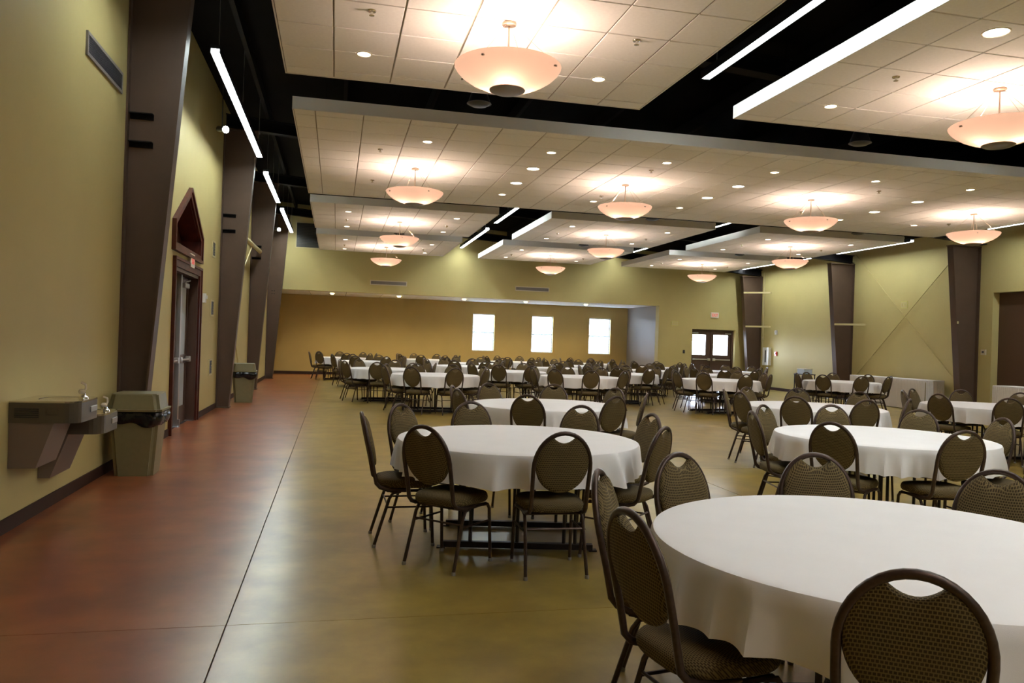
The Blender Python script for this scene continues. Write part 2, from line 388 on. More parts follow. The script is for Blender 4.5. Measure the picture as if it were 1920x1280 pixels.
# ------------------------------------------------------------------ double door in the end wall
D = bpy.data.objects.new('door_2', None); COL.objects.link(D); D['kind'] = 'structure'
yd = YE + 0.20
b = NB(); plate(b, [[(13.50, 0), (13.56, 0), (13.56, 2.17), (15.28, 2.17), (15.28, 0), (15.34, 0), (15.34, 2.23), (13.50, 2.23)]], yd - 0.06, yd + 0.1, lambda u, v, t: (u, t, v))
obj('door_frame', b, M['doorbrown'], D)
bxm('center_post', (14.39, 14.45, yd - 0.03, yd + 0.06, 0, 2.17), M['doorbrown'], D)
for k, (a, c) in enumerate([(13.565, 14.385), (14.455, 15.275)]):
    g0, g1 = (a + 0.06, c - 0.20) if k == 0 else (a + 0.07, c - 0.14)
    b = NB(); plate(b, [rect(a, c, 0.01, 2.165), rect(g0, g1, 1.24, 2.02)], yd, yd + 0.045, lambda u, v, t: (u, t, v))
    L = obj('door_leaf', b, M['doorbrown'], D)
    b = NB(); plate(b, [rect(a - .04, c + .04, 0, 2.2), rect(a + .02, c - .02, 0.03, 2.14)], yd + .05, yd + .065, lambda u, v, t: (u, t, v)); obj('door_stop', b, M['doorbrown'], D)
    bxm('glass_pane', (g0, g1, yd + 0.02, yd + 0.026, 1.24, 2.02), M['glass'], L)
    b = NB(); box(b, a + .05, c - .05, yd - 0.075, yd - 0.045, 1.035, 1.075, 0.006); ex = c - .07 if k == 0 else a + .07
    box(b, ex - .05, ex + .05, yd - 0.085, yd - 0.001, 1.01, 1.10, 0.01); box(b, (a + c) / 2 - .3, (a + c) / 2 - .27, yd - 0.06, yd - 0.001, 1.03, 1.08)
    obj('push_bar', b, M['alum'], L, label='silver push bar across the door leaf')
    xc = a + .03 if k == 0 else c - .27
    b = NB(); box(b, xc, xc + .24, yd - .065, yd - .001, 2.06, 2.11, .006); obj('door_closer', b, M['steelgrey'], L)
    ld = bpy.data.lights.new('door_portal', 'AREA'); ld.shape = 'RECTANGLE'; ld.size = g1 - g0; ld.size_y = 0.78; ld.cycles.is_portal = True
    lo = bpy.data.objects.new('door_portal', ld); COL.objects.link(lo); lo.location = ((g0 + g1) / 2, yd + 0.13, 1.63); lo.rotation_euler = (-PI / 2, 0, 0)
# ground outside the windows and door, made pale to bounce daylight in
b = NB(); box(b, XL - 25, XR + 25, YA + 0.4, YA + 60, -0.35, -0.15)
g = obj('bounce_ground', b, mat('outdoor_bounce_ground', (0.50, 0.52, 0.50), 0.9, noise=0.1, scale=2)); g['kind'] = 'structure'

# ------------------------------------------------------------------ left door, frame and niche mouldings
D1 = bpy.data.objects.new('door_1', None); COL.objects.link(D1); D1['kind'] = 'structure'
def casing(par, loops, x0, x1, name='casing', m=None):
    b = NB(); plate(b, loops, x0, x1, lambda u, v, t: (t, u, v)); return obj(name, b, m or M['cherry'], par)
o_, i_ = 0.115, 0.0
casing(D1, [[(DY0 - .12, 0), (DY0, 0), (DY0, DZ), (DY1, DZ), (DY1, 0), (DY1 + .12, 0), (DY1 + .12, DZ + .12), (DY0 - .12, DZ + .12)]], XL - .001, XL + 0.03)
casing(D1, [[(DY0 - .14, 0), (DY0 - .10, 0), (DY0 - .10, DZ + .10), (DY1 + .10, DZ + .10), (DY1 + .10, 0), (DY1 + .14, 0), (DY1 + .14, DZ + .14), (DY0 - .14, DZ + .14)]], XL - .001, XL + 0.05, 'casing_edge')
casing(D1, [[(DY0, 0), (DY0 + .05, 0), (DY0 + .05, DZ - .05), (DY1 - .05, DZ - .05), (DY1 - .05, 0), (DY1, 0), (DY1, DZ), (DY0, DZ)]], XL - .35, XL + 0.0, 'door_jamb', M['doorbrown'])
def leaf(hinge, ang, width, sgn, name='door_leaf'):
    L = bpy.data.objects.new(name, None); COL.objects.link(L); L.parent = D1; L.location = hinge; L.rotation_euler = (0, 0, ang)
    # local: leaf spans +/-Y from the hinge, thickness in X
    y0, y1 = sorted((0, sgn * width)); z1 = DZ - 0.06
    b = NB(); plate(b, [rect(y0, y1, 0.01, z1), rect(y0 + .12, y1 - .12, 0.28, 0.98), rect(y0 + .12, y1 - .12, 1.12, z1 - .14)], -0.022, 0.022, lambda u, v, t: (t, u, v))
    obj('leaf_frame', b, M['doorbrown'], L)
    bxm('glass_pane', (-0.004, 0.004, y0 + .12, y1 - .12, 0.28, 0.98), M['backlit_glass'], L); bxm('glass_pane', (-0.004, 0.004, y0 + .12, y1 - .12, 1.12, z1 - .14), M['backlit_glass'], L)
    b = NB(); tube(b, [(0.07, y0 + .08, 1.04), (0.07, y1 - .08, 1.04)], 0.02, 10)
    for yy in (y0 + .1, y1 - .1): box(b, 0.02, 0.10, yy - .035, yy + .035, 1.0, 1.09, .008)
    obj('push_bar', b, M['alum'], L, True, label='satin metal push bar')
    return L
def backlit_glass():
    m, nt, b = nodes_of('backlit_door_glass'); b.inputs['Base Color'].default_value = (0.62, 0.68, 0.72, 1); b.inputs['Roughness'].default_value = 0.25  # opaque pale panes; brightness from beyond the door put into the colour
    return m
M['backlit_glass'] = backlit_glass()
leaf((XL - 0.16, DY0 + .055, 0), 0.0, 0.915, 1)
leaf((XL - 0.16, DY1 - .055, 0), 0.0, 0.915, -1)
bxm('center_mullion', (XL - 0.18, XL - 0.075, 12.975, 13.065, 0, DZ - .05), M['steelgrey'], D1, bev=.006, label='grey steel mullion between the leaves')
bxm('mullion_foot', (XL - 0.075, XL - 0.05, 12.985, 13.055, 0, .12), M['steelgrey'], D1)
b = NB(); box(b, XL - 0.13, XL - 0.07, 13.3, 13.65, DZ - .24, DZ - .16, .01); tube(b, [(XL - .10, 13.4, DZ - .15), (XL - .05, 13.55, DZ - .11), (XL - .12, 13.75, DZ - .06)], .012, 6)
obj('door_closer', b, M['steelgrey'], D1)
b = NB(); box(b, XL - 0.42, XL - 0.36, DY0 - .2, DY1 + .2, 0, DZ + .2); struct('wall_left_vestibule', b, mat('vestibule_paint', (0.30, 0.30, 0.28), 0.6))
# niche casing
def offs(poly, d):
    n = len(poly); out = []
    for i in range(n):
        p0 = Vector(poly[i - 1]); p1 = Vector(poly[i]); p2 = Vector(poly[(i + 1) % n])
        a = (p1 - p0).normalized(); c = (p2 - p1).normalized(); na = Vector((a.y, -a.x)); nc = Vector((c.y, -c.x))
        bi = (na + nc).normalized(); out.append(tuple(p1 + bi * (d / max(.3, bi.dot(na)))))
    return out
NT = bpy.data.objects.new('trim_1', None); COL.objects.link(NT); NT['kind'] = 'structure'; NT['label'] = 'gabled cherry wood niche frame above the left door'
casing(NT, [offs(niche, 0.10), niche], XL - .001, XL + 0.035, 'niche_casing')
casing(NT, [offs(niche, 0.125), offs(niche, 0.075)], XL - .001, XL + 0.06, 'niche_moulding')
casing(NT, [niche, offs(niche, -0.012)], XL - .28, XL + 0.0, 'niche_lining')

# ------------------------------------------------------------------ steel columns
def column(side, Y, label, brackets=(), bolts=False):
    c = thing('steel_column', label, 'column', (XL if side < 0 else XR, Y, 0), 0, 'tapered brown steel wall columns')
    s = 1 if side < 0 else -1
    if side < 0: f = lambda z: 0.25 + 0.088 * z if z < 4.6 else 0.25 + .088 * 4.6; zt = 5.55
    else: f = lambda z: 0.47 + 0.092 * z; zt = 4.32
    t = 0.018
    def pl(name, xa0, xb0, xa1, xb1, hw, z0, z1):
        b = NB(); hexa(b, [(s * xa0, -hw, z0), (s * xb0, -hw, z0), (s * xb0, hw, z0), (s * xa0, hw, z0), (s * xa1, -hw, z1), (s * xb1, -hw, z1), (s * xb1, hw, z1), (s * xa1, hw, z1)])
        return obj(name, b, M['steel'], c)
    pl('web', 0.022, f(0) - t, 0.022, f(zt) - t, 0.008, 0.02, zt)
    pl('flange', f(0) - t, f(0), f(zt) - t, f(zt), 0.10, 0.02, zt)
    pl('flange', 0.004, 0.022, 0.004, 0.022, 0.10, 0.02, zt)
    pl('base_plate', 0.004, f(0) + .02, 0.004, f(0) + .02, 0.12, 0, 0.02)
    pl('cap_plate', 0.004, f(zt) + .02, 0.004, f(zt) + .02, 0.11, zt, zt + 0.02)
    for z in brackets:
        b = NB(); box(b, *sorted((s * .03, s * .27)), -0.085, -0.0085, z, z + 0.012); box(b, *sorted((s * .03, s * .27)), -0.02, -0.0085, z - .05, z)
        obj('bracket', b, M['rafter'], c)
        for dx in (.10, .19):
            b = NB(); tube(b, [(s * dx, -0.024, z - .028), (s * dx, -0.012, z - .028)], 0.011, 6); obj('bolt', b, M['rafter'], c)
    if bolts:
        for dx in (.15, .22):
            for z in (2.87, 2.97):
                b = NB(); tube(b, [(s * dx, -0.024, z), (s * dx, -0.008, z)], 0.016, 6); obj('bolt', b, M['rafter'], c)
    return c
CY = [9.25, 16.45, 21.95, 27.45]
for k, Y in enumerate(CY):
    column(-1, Y, 'tapered brown steel column on the left wall, ' + ['nearest, behind the drinking fountain and bin', 'second, just past the doorway', 'third, behind the far bin', 'farthest, at the alcove corner'][k],
           (3.86, 3.55) if k < 3 else (), k == 3)
for k, Y in enumerate([16.95, 21.95, 27.45]):
    column(1, Y, 'tapered brown steel column on the right wall, ' + ['nearest, beside the dark opening', 'middle, left of the crossed rods', 'farthest, beside the double doors'][k])
def rafter(Y, YR, label):
    c = thing('roof_rafter', label, 'beam', (0, 0, 0), 0, 'dark roof rafters')
    xl, xr = XL + 0.03, XR - 0.03
    def y(x): return Y + (YR - Y) * (x - xl) / (xr - xl)
    def pl(name, d0, d1, hw):
        b = NB(); hexa(b, [(xl, y(xl) - hw, deck(xl) - d1), (xr, y(xr) - hw, deck(xr) - d1), (xr, y(xr) + hw, deck(xr) - d1), (xl, y(xl) + hw, deck(xl) - d1),
                           (xl, y(xl) - hw, deck(xl) - d0), (xr, y(xr) - hw, deck(xr) - d0), (xr, y(xr) + hw, deck(xr) - d0), (xl, y(xl) + hw, deck(xl) - d0)])
        obj(name, b, M['rafter'], c)
    pl('web', 0.25, 0.46, 0.01); pl('flange', 0.46, 0.478, 0.10); pl('flange', 0.232, 0.25, 0.10)
for k, Y in enumerate(CY):
    rafter(Y, Y if k != 1 else 16.75, 'dark roof rafter in the ceiling gap, ' + ['nearest', 'second', 'third', 'farthest, against the end wall'][k])

# right-wall braces, rods, conduit
def rod(name, p, q, r, m, label, cat, group=None, n=8):
    b = NB(); tube(b, [p, q], r, n); return tag(obj(name, b, m, None, True), label, cat, group)
rod('brace_rod', (XR - .02, 21.8, 4.62), (XR - .02, 17.15, 0.47), 0.014, M['wall'], 'thin olive diagonal rod on right wall, falling towards the camera', 'rod', 'crossed brace rods on the right wall')
rod('brace_rod', (XR - .05, 17.15, 4.62), (XR - .05, 21.8, 0.60), 0.014, M['wall'], 'thin olive diagonal rod on right wall, rising towards the camera', 'rod', 'crossed brace rods on the right wall')
for (yc, z, lb) in [(27.45, 3.66, 'upper one on the farthest right column'), (27.45, 2.36, 'lower one on the farthest right column'), (21.95, 2.36, 'on the middle right column'), (16.95, 2.33, 'on the nearest right column')]:
    f = 0.47 + .092 * z
    sgn = 1 if yc < 20 else -1
    b = NB(); hexa(b, [(XR - f - .02, yc - .13, z), (XR - f + .03, yc - .13, z), (XR - .001, yc + sgn * .75 * (1 if sgn < 0 else 1), z), (XR - .06, yc + sgn * .75, z),
                       (XR - f - .02, yc - .13, z + .06), (XR - f + .03, yc - .13, z + .06), (XR - .001, yc + sgn * .75, z + .06), (XR - .06, yc + sgn * .75, z + .06)])
    tag(obj('column_brace', b, M['cream']), 'short cream brace bar to the wall, ' + lb, 'brace', 'short braces beside the right columns')
c = thing('conduit', 'thin cream conduit pipe beside the farthest right column', 'pipe', (XR - .03, 27.18, 0))
b = NB(); tube(b, [(0, 0, 0.1), (0, 0, 4.5)], 0.018, 8); obj('pipe', b, M['cream'], c, True)
bxm('junction_box', (-.03, .03, -.04, .04, 1.9, 2.02), M['cream'], c)
c = thing('wall_pipe', 'thick cream pipe bracketed high on the left wall between columns', 'pipe')
b = NB(); tube(b, [(XL + .12, 18.9, 3.76), (XL + .25, 21.80, 3.70)], 0.055, 12); obj('pipe', b, M['cream'], c, True)
b = NB(); tube(b, [(XL + .03, 18.0, 2.2), (XL + .20, 20.4, 3.72)], 0.014, 8); obj('brace_rod', b, M['cream'], c, True)
rod('brace_rod', (XL + .04, 17.0, 2.9), (XL + .05, 19.9, 0.4), 0.012, M['wall'], 'thin olive diagonal rod above the far bin', 'rod')

# ------------------------------------------------------------------ suspended ceiling clouds
CZ = 4.37
def panel_breaks(a, c, first, step=0.615):
    l = [a + 0.012]; x = first
    while x < c - 0.15: l.append(x); x += step
    l.append(c - 0.012); return l
def cloud(x0, x1, y0, y1, fx, fy, label):
    c = thing('ceiling_cloud', label, 'ceiling panel', ((x0 + x1) / 2, (y0 + y1) / 2, CZ), 0, 'suspended tiled ceiling clouds')
    ox, oy = (x0 + x1) / 2, (y0 + y1) / 2
    def P(u, v, t): return (u - ox, v - oy, t - CZ)
    b = NB(); plate(b, [rect(x0, x1, y0, y1), rect(x0 + .012, x1 - .012, y0 + .012, y1 - .012)], CZ - 0.004, CZ + 0.155, P)
    obj('edge_trim', b, M['fascia'], c)
    b = NB(); box(b, x0 + .012 - ox, x1 - .012 - ox, y0 + .012 - oy, y1 - .012 - oy, 0.009, 0.03); obj('ceiling_grid', b, M['grid'], c)
    b = NB(); box(b, x0 + .012 - ox, x1 - .012 - ox, y0 + .012 - oy, y1 - .012 - oy, 0.14, 0.15); obj('back_panel', b, M['black'], c)
    X = panel_breaks(x0, x1, fx); Y = panel_breaks(y0, y1, fy); cache = {}
    for i in range(len(X) - 1):
        for j in range(len(Y) - 1):
            w, h = X[i + 1] - X[i] - .013, Y[j + 1] - Y[j] - .013
            k = (round(w, 3), round(h, 3))
            if k not in cache:
                b = NB(); box(b, -w / 2, w / 2, -h / 2, h / 2, 0, 0.009)
                for v in b.verts:
                    if v.co.z < .004: v.co.x *= (1 - .008 / w); v.co.y *= (1 - .008 / h)
                cache[k] = mesh('ceiling_tile', b, M['tile'])
            o = obj('ceiling_tile', cache[k], None, c); o.location = ((X[i] + X[i + 1]) / 2 - ox, (Y[j] + Y[j + 1]) / 2 - oy, random.uniform(-.0012, .0008))
    for px in (x0 + .4, x1 - .4):
        for py in (y0 + .5, y1 - .5):
            b = NB(); tube(b, [(px - ox, py - oy, .15), (px - ox, py - oy, deck(px) - .24 - CZ)], 0.003, 5); obj('hanger_wire', b, M['rafter'], c)
    return c
XA, XB_, XC = (-0.63, 3.51), (4.74, 8.85), (10.03, 14.12)
cloud(*XC, 2.79, 8.85, 10.55, 3.11, 'added unseen tiled ceiling cloud beyond the right edge of the photo')  # unseen cloud added with its pendant to light the right side
for q, n in ((XA, 'left'), (XB_, 'middle'), (XC, 'right')):
    cloud(*q, -3.4, 1.65, q[0] + .52, -3.0, 'added unseen tiled ceiling cloud behind the camera, %s of three' % n)  # unseen row added to carry lamps for frontal light
cloud(*XA, 2.79, 8.88, -0.11, 3.11, 'tiled ceiling cloud nearest the camera, top left, over the first table')
cloud(*XB_, 2.79, 8.85, 5.26, 3.11, 'tiled ceiling cloud at the top right with a lone pendant')
cloud(-0.63, 14.12, 10.23, 16.2, -0.35, 10.48, 'widest tiled ceiling cloud, spanning the whole hall with four pendants')
for k, (xx, n) in enumerate([(XA, 'left'), (XB_, 'middle'), (XC, 'right')]):
    cloud(*xx, 17.2, 21.33, xx[0] + .52, 17.73, 'tiled ceiling cloud just beyond the widest one, %s of three' % n)
    cloud(*xx, 22.5, 26.65, xx[0] + .52, 23.03, 'tiled ceiling cloud in the farthest row, %s of three' % n)

# ------------------------------------------------------------------ pendants
BOWL = [(0.0, 0.012), (0.10, 0.014), (0.17, 0.022), (0.26, 0.050), (0.35, 0.092), (0.42, 0.140), (0.462, 0.182), (0.478, 0.208), (0.482, 0.222), (0.474, 0.228), (0.468, 0.222)]
def make_pendant(label):
    p = thing('pendant_light', label, 'pendant lamp', (0, 0, 0), 0, 'amber glass bowl pendants')
    z0 = -0.62                                  # bowl bottom relative to the tiles
    b = NB(); lathe(b, [(0, 0), (.062, 0), (.066, -.008), (.064, -.024), (.05, -.03), (0, -.03)][::-1], 24); obj('canopy', b, M['brass'], p, True)
    b = NB(); tube(b, [(0, 0, -.03), (0, 0, z0 + .03)], 0.0085, 10); obj('stem', b, M['brass'], p, True)
    b = NB(); lathe(b, [(r, z + z0) for r, z in BOWL], 48); bo = obj('glass_bowl', b, M['bowl'], p, True)
    b = NB(); lathe(b, [(0, z0 - .022), (.07, z0 - .018), (.13, z0 - .006), (.163, z0 + .010), (.160, z0 + .016), (0, z0 + .008)], 32); obj('bottom_disc', b, M['disc'], p, True)
    for k in range(4):
        a = PI / 4 + k * PI / 2 + .1
        ca, sa = math.cos(a), math.sin(a)
        b = NB(); tube(b, [(.05 * ca, .05 * sa, -.028), (.455 * ca, .455 * sa, z0 + .20)], 0.0022, 5); obj('cable', b, M['brass'], p)
        b = NB(); tube(b, [(.44 * ca, .44 * sa, z0 + .185), (.482 * ca, .482 * sa, z0 + .172)], 0.009, 8); obj('clip', b, M['disc'], p)
    for k in range(3):
        a = 2.4 + k * 2 * PI / 3
        b = NB(); tube(b, [(.02 * math.cos(a), .02 * math.sin(a), z0 + .09), (.11 * math.cos(a), .11 * math.sin(a), z0 + .10)], 0.012, 8); obj('lamp_socket', b, M['brass'], p)
        ld = bpy.data.lights.new('bulb_light', 'POINT'); ld.energy = P_PEND / 3; ld.color = (1.0, 0.75, 0.60); ld.shadow_soft_size = 0.035
        lo = bpy.data.objects.new('bulb_light', ld); COL.objects.link(lo); lo.parent = p; lo.location = (.15 * math.cos(a), .15 * math.sin(a), z0 + .115)
    return p
pend0 = None
PL = [(1.436, 6.85, 'nearest, top centre of the photo'), (6.83, 6.95, 'at the right edge under the top right cloud'),
      (12.14, 6.95, 'added unseen, beyond the right edge of the photo'), (1.44, -.9, 'added unseen behind the camera, left'), (6.8, -.9, 'added unseen behind the camera, middle'), (12.14, -.9, 'added unseen behind the camera, right'),  # pendants added out of view to brighten the near tables
      (1.22, 13.15, 'leftmost of four on the widest cloud'), (4.96, 13.1, 'second from left of four on the widest cloud'), (8.69, 13.1, 'third from left of four on the widest cloud'), (12.44, 13.2, 'rightmost of four on the widest cloud'),
      (1.45, 19.3, 'left of three just beyond the widest cloud'), (6.8, 19.25, 'middle of three just beyond the widest cloud'), (12.14, 19.2, 'right of three just beyond the widest cloud'),
      (1.47, 24.8, 'left of three in the farthest row'), (6.8, 24.6, 'middle of three in the farthest row'), (12.15, 24.5, 'right of three in the farthest row')]
for x, y, lb in PL:
    lb = 'amber glass bowl pendant, ' + lb
    if pend0 is None: pend0 = make_pendant(lb); pend0.location = (x, y, CZ)
    else: dup(pend0, (x, y, CZ), random.uniform(0, 1.5), lb)

# ------------------------------------------------------------------ recessed downlights, sprinklers, domes
def downlight_me(r, lens):
    b = NB(); lathe(b, [(r * .86, .004), (r * .9, -.004), (r, -.005), (r * 1.03, 0), (r * 1.03, .004)], 24); t = mesh('trim_ring', b, M['offwhite'], True)
    b = NB(); lathe(b, [(0, .0015), (r * .5, .0012), (r * .88, .003)], 24); l = mesh('lens', b, lens)
    return t, l
DS = downlight_me(.075, M['lens']); DBG = downlight_me(.115, M['lenscool']); DAL = downlight_me(.13, M['lensalc'])
def downlight(x, y, z, meshes, power, color, label, group, drop=0):
    t = thing('recessed_downlight', label, 'ceiling light', (x, y, z), 0, group)
    obj('trim_ring', meshes[0], None, t); obj('lens', meshes[1], None, t)
    ld = bpy.data.lights.new('downlight_beam', 'SPOT'); ld.energy = power; ld.color = color; ld.spot_size = math.radians(140); ld.spot_blend = 0.7; ld.shadow_soft_size = 0.06
    lo = bpy.data.objects.new('downlight_beam', ld); COL.objects.link(lo); lo.parent = t; lo.location = (0, 0, -.02 if meshes is not DAL else -.06)
    return t
ZT = CZ - 0.005
def rowlab(rows, kind, where, group, meshes, power, col, z=ZT):
    for ri, (row, rn) in enumerate(rows):
        n = len(row)
        for k, (x, y) in enumerate(row):
            pos = 'left' if (n == 2 and k == 0) else 'right' if n == 2 else 'only one' if n == 1 else ['first', 'second', 'third', 'fourth', 'fifth', 'sixth'][k] + ' from left' if k < 6 else ['seventh', 'eighth'][k - 6] + ' from left'
            downlight(x, y, z, meshes, power * (4 if y < 1 else 1), col, '%s, %s, %s' % (kind, rn, pos), group)  # added rear lamps boosted to brighten cloth sides facing the camera
WARM = (1.0, 0.87, 0.77)
rowlab([([(.19, 8.03), (2.68, 8.0)], 'nearest top left cloud'), ([(5.55, 8.04), (8.05, 8.0)], 'top right cloud'),
        ([(5.55, -2.2), (2.7, -2.2), (2.7, .4), (5.55, .4), (8.05, .4)], 'added unseen cloud row behind the camera'), ([(5.55, 3.9), (8.05, 3.9)], 'top right cloud near end'), ([(2.7, 3.9)], 'top left cloud near end'),  # rear downlights added out of view for frontal light
        ([(-.62 + 1.83 + 1.87 * i, 11.3) for i in range(6)], 'front row of widest cloud'),
        ([(1.21 + 1.87 * i, 14.85) for i in (1, 2, 3, 5, 6)], 'back row of widest cloud'),
        ([(.19, 18.25), (2.7, 18.2)], 'left second cloud front edge'), ([(.19, 20.7), (2.7, 20.6)], 'left second cloud back edge'),
        ([(5.55, 18.2), (8.05, 18.2)], 'middle second cloud front edge'), ([(5.55, 20.6), (8.05, 20.6)], 'middle second cloud back edge'),
        ([(10.85, 18.2), (13.3, 18.2)], 'right second cloud front edge'), ([(10.85, 20.6), (13.3, 20.6)], 'right second cloud back edge'),
        ([(.19, 23.5), (2.75, 23.5)], 'left farthest cloud front edge'), ([(.19, 26.0), (2.8, 25.9)], 'left farthest cloud back edge'),
        ([(5.55, 23.5), (8.05, 23.5)], 'middle farthest cloud front edge'), ([(5.55, 25.8), (8.05, 25.8)], 'middle farthest cloud back edge'),
        ([(10.85, 23.5), (13.3, 23.5)], 'right farthest cloud front edge'), ([(10.85, 25.8), (13.3, 25.8)], 'right farthest cloud back edge')],
       'small round downlight', '', 'small recessed downlights', DS, P_SMALL, WARM)
rowlab([([(5.6, 5.76)], 'upper right corner of the photo')], 'wide round downlight', '', 'wide recessed downlights', DBG, P_BIG * .6, (1, .95, .88))
rowlab([([(3.09, 12.45), (6.84, 12.5), (10.57, 12.55)], 'widest cloud nearer row'), ([(3.09, 13.68), (6.83, 13.65), (10.57, 13.75)], 'widest cloud farther row')],
       'wide bright downlight', '', 'wide recessed downlights', DBG, P_BIG, (1, .95, .86))
for k, (x, y) in enumerate([(-.18, 29.3), (2.26, 29.3), (4.73, 29.3), (7.15, 29.3), (9.6, 29.3)]):
    t = downlight(x, y, 3.079, DAL, P_ALC, (1.0, 0.80, 0.48), 'bright yellowish alcove downlight, %s of five' % ['first from left', 'second from left', 'middle', 'fourth from left', 'rightmost'][k], 'alcove downlights')
    b = NB(); lathe(b, [(0, -.05), (.05, -.048), (.062, -.03), (.062, 0), (0, 0)], 20); obj('lens', b, M['lensalc'], t, True)
def sprinkler_me():
    b = NB(); lathe(b, [(0, 0), (.04, 0), (.036, -.010), (.014, -.014), (.011, -.035), (.024, -.040), (.024, -.044), (0, -.046)], 14)
    return mesh('sprinkler_head', b, M['chrome'], True)
SM = sprinkler_me()
spr = [(.22, 6.95, 'on the nearest left cloud, left'), (2.67, 6.88, 'on the nearest left cloud, right'), (5.57, 6.98, 'on the top right cloud'),
       (.57, 12.0, 'widest cloud front row, first from left'), (4.93, 11.87, 'widest cloud front row, second from left'), (9.27, 11.96, 'widest cloud front row, third from left'), (.56, 14.4, 'widest cloud back row, first from left'),
       (4.91, 14.25, 'widest cloud back row, second from left'), (9.26, 14.3, 'widest cloud back row, third from left'), (12.93, 14.4, 'widest cloud back row, rightmost')]
for xx, n in ((XA, 'left'), (XB_, 'middle'), (XC, 'right')):
    for yy, m_ in ((19.5, 'second row'), (24.9, 'farthest row')):
        spr += [(xx[0] + .8, yy, '%s %s cloud, left side' % (m_, n)), (xx[0] + 3.27, yy, '%s %s cloud, right side' % (m_, n))]
for x, y, lb in spr:
    tag(obj('sprinkler_head', SM, None, None, loc=(x, y, CZ)), 'small metal ceiling sprinkler, ' + lb, 'sprinkler', 'ceiling sprinklers')
for x, y, lb in [(1.65, 9.55, 'in the nearest gap, left'), (7.11, 9.6, 'in the nearest gap, right'), (1.6, 16.75, 'second gap, left'), (7.08, 16.9, 'second gap, middle'), (12.5, 16.85, 'second gap, right'), (1.66, 22.2, 'farthest gap, left'), (7.14, 22.2, 'farthest gap, middle'), (12.27, 22.2, 'farthest gap, right')]:
    c = thing('hanging_speaker', 'black round hanging speaker ' + lb, 'speaker', (x, y, 4.45), 0, 'round speakers in the ceiling gaps')
    b = NB(); lathe(b, [(0, -.03), (.10, -.025), (.14, 0), (.13, .05), (.09, .16), (.03, .2), (0, .2)], 24); obj('speaker_body', b, M['speaker'], c, True)
    b = NB(); lathe(b, [(.145, -.006), (.155, 0), (.148, .01), (.14, .004)], 24, close=True); obj('rim', b, M['dkgrey'], c, True)
    b = NB(); tube(b, [(0, 0, .2), (0, 0, deck(x) - 4.45 - .002)], .006, 6); obj('hanger', b, M['rafter'], c)

# ------------------------------------------------------------------ linear strip lights
def strip(x, y0, y1, z, label):
    t = thing('linear_light', label, 'strip light', (x, (y0 + y1) / 2, z), 0, 'linear lights in the ceiling gaps')
    h = (y1 - y0) / 2
    b = NB(); box(b, -.058, .058, -h, h, .052, .10); box(b, -.058, -.050, -h, h, 0, .052); box(b, .050, .058, -h, h, 0, .052)
    obj('housing', b, M['speaker'], t)
    nseg = max(1, round((y1 - y0) / 1.25)); L = 2 * h / nseg
    for i in range(nseg):
        bxm('diffuser', (-.045, .045, -h + i * L + .006, -h + (i + 1) * L - .006, .010, .051), M['strip'], t)
    for yy in [-h + .3 + i * (2 * h - .6) / 2 for i in range(3)]:
        b = NB(); tube(b, [(0, yy, .1), (0, yy, deck(x) - z - .002)], .004, 5); obj('hanger_wire', b, M['alum'], t)
strip(-1.56, 7.1, 8.45, 4.92, 'glowing strip light along the left wall, nearest, at the top edge')
strip(-1.55, 10.1, 15.85, 4.92, 'longest glowing strip light on the left, beside the second column')
strip(-1.57, 17.4, 21.15, 4.92, 'glowing strip light on the left, second beyond the nearest column')
strip(-1.57, 22.5, 27.4, 4.96, 'glowing strip light on the left, farthest, by the dark louvre')
strip(4.33, 3.0, 8.82, 4.80, 'long bright strip light in the gap at the top right')
strip(4.26, 18.1, 21.37, 4.80, 'short bright strip light in the left middle gap, nearer one')
strip(4.28, 22.62, 27.6, 4.80, 'bright strip light in the left middle gap, farther one')
strip(10.0, 18.1, 22.1, 4.80, 'bright strip light in the right middle gap, nearer one')
strip(10.14, 22.6, 27.6, 4.80, 'bright strip light in the right middle gap, farther one')
strip(15.28, 18.3, 21.6, 4.58, 'thin bright strip light along the right wall, nearer one')
strip(15.28, 22.7, 27.4, 4.58, 'bright strip light along the right wall, farther one')
strip(4.33, -3.2, 2.6, 4.80, 'added unseen strip light behind the camera, left one')  # rear strips added out of view for light from behind the camera
strip(9.45, -3.2, 8.6, 4.80, 'added unseen strip light behind the camera, right one')
strip(4.33, -10.5, -4.2, 4.80, 'added unseen strip light far behind the camera, left one')  # further unseen strips added for frontal light
strip(9.45, -10.5, -4.2, 4.80, 'added unseen strip light far behind the camera, right one')
strip(15.28, 10.0, 15.8, 4.58, 'bright strip light high on the right beyond the frame edge')

for x, y, lb in [(-1.9, 13.5, 'nearer one, above the doorway'), (-1.9, 25.7, 'farther one, near the last column')]:
    c = thing('spotlight', 'small black spotlight with glowing white lens on the left, ' + lb, 'spotlight', (x, y, 4.84), 0, 'small spotlights on the left')
    b = NB(); tube(b, [(-.09, .10, .02), (.035, -.055, -.02)], .05, 14); obj('lamp_body', b, M['speaker'], c, True)
    b = NB(); tube(b, [(.036, -.056, -.0203), (.046, -.068, -.0233)], .055, 14); obj('lens', b, M['strip'], c, True)
    b = NB(); tube(b, [(-.03, .03, .04), (-.03, .03, deck(x) - 4.84 - .002)], .008, 6); obj('stem', b, M['speaker'], c)

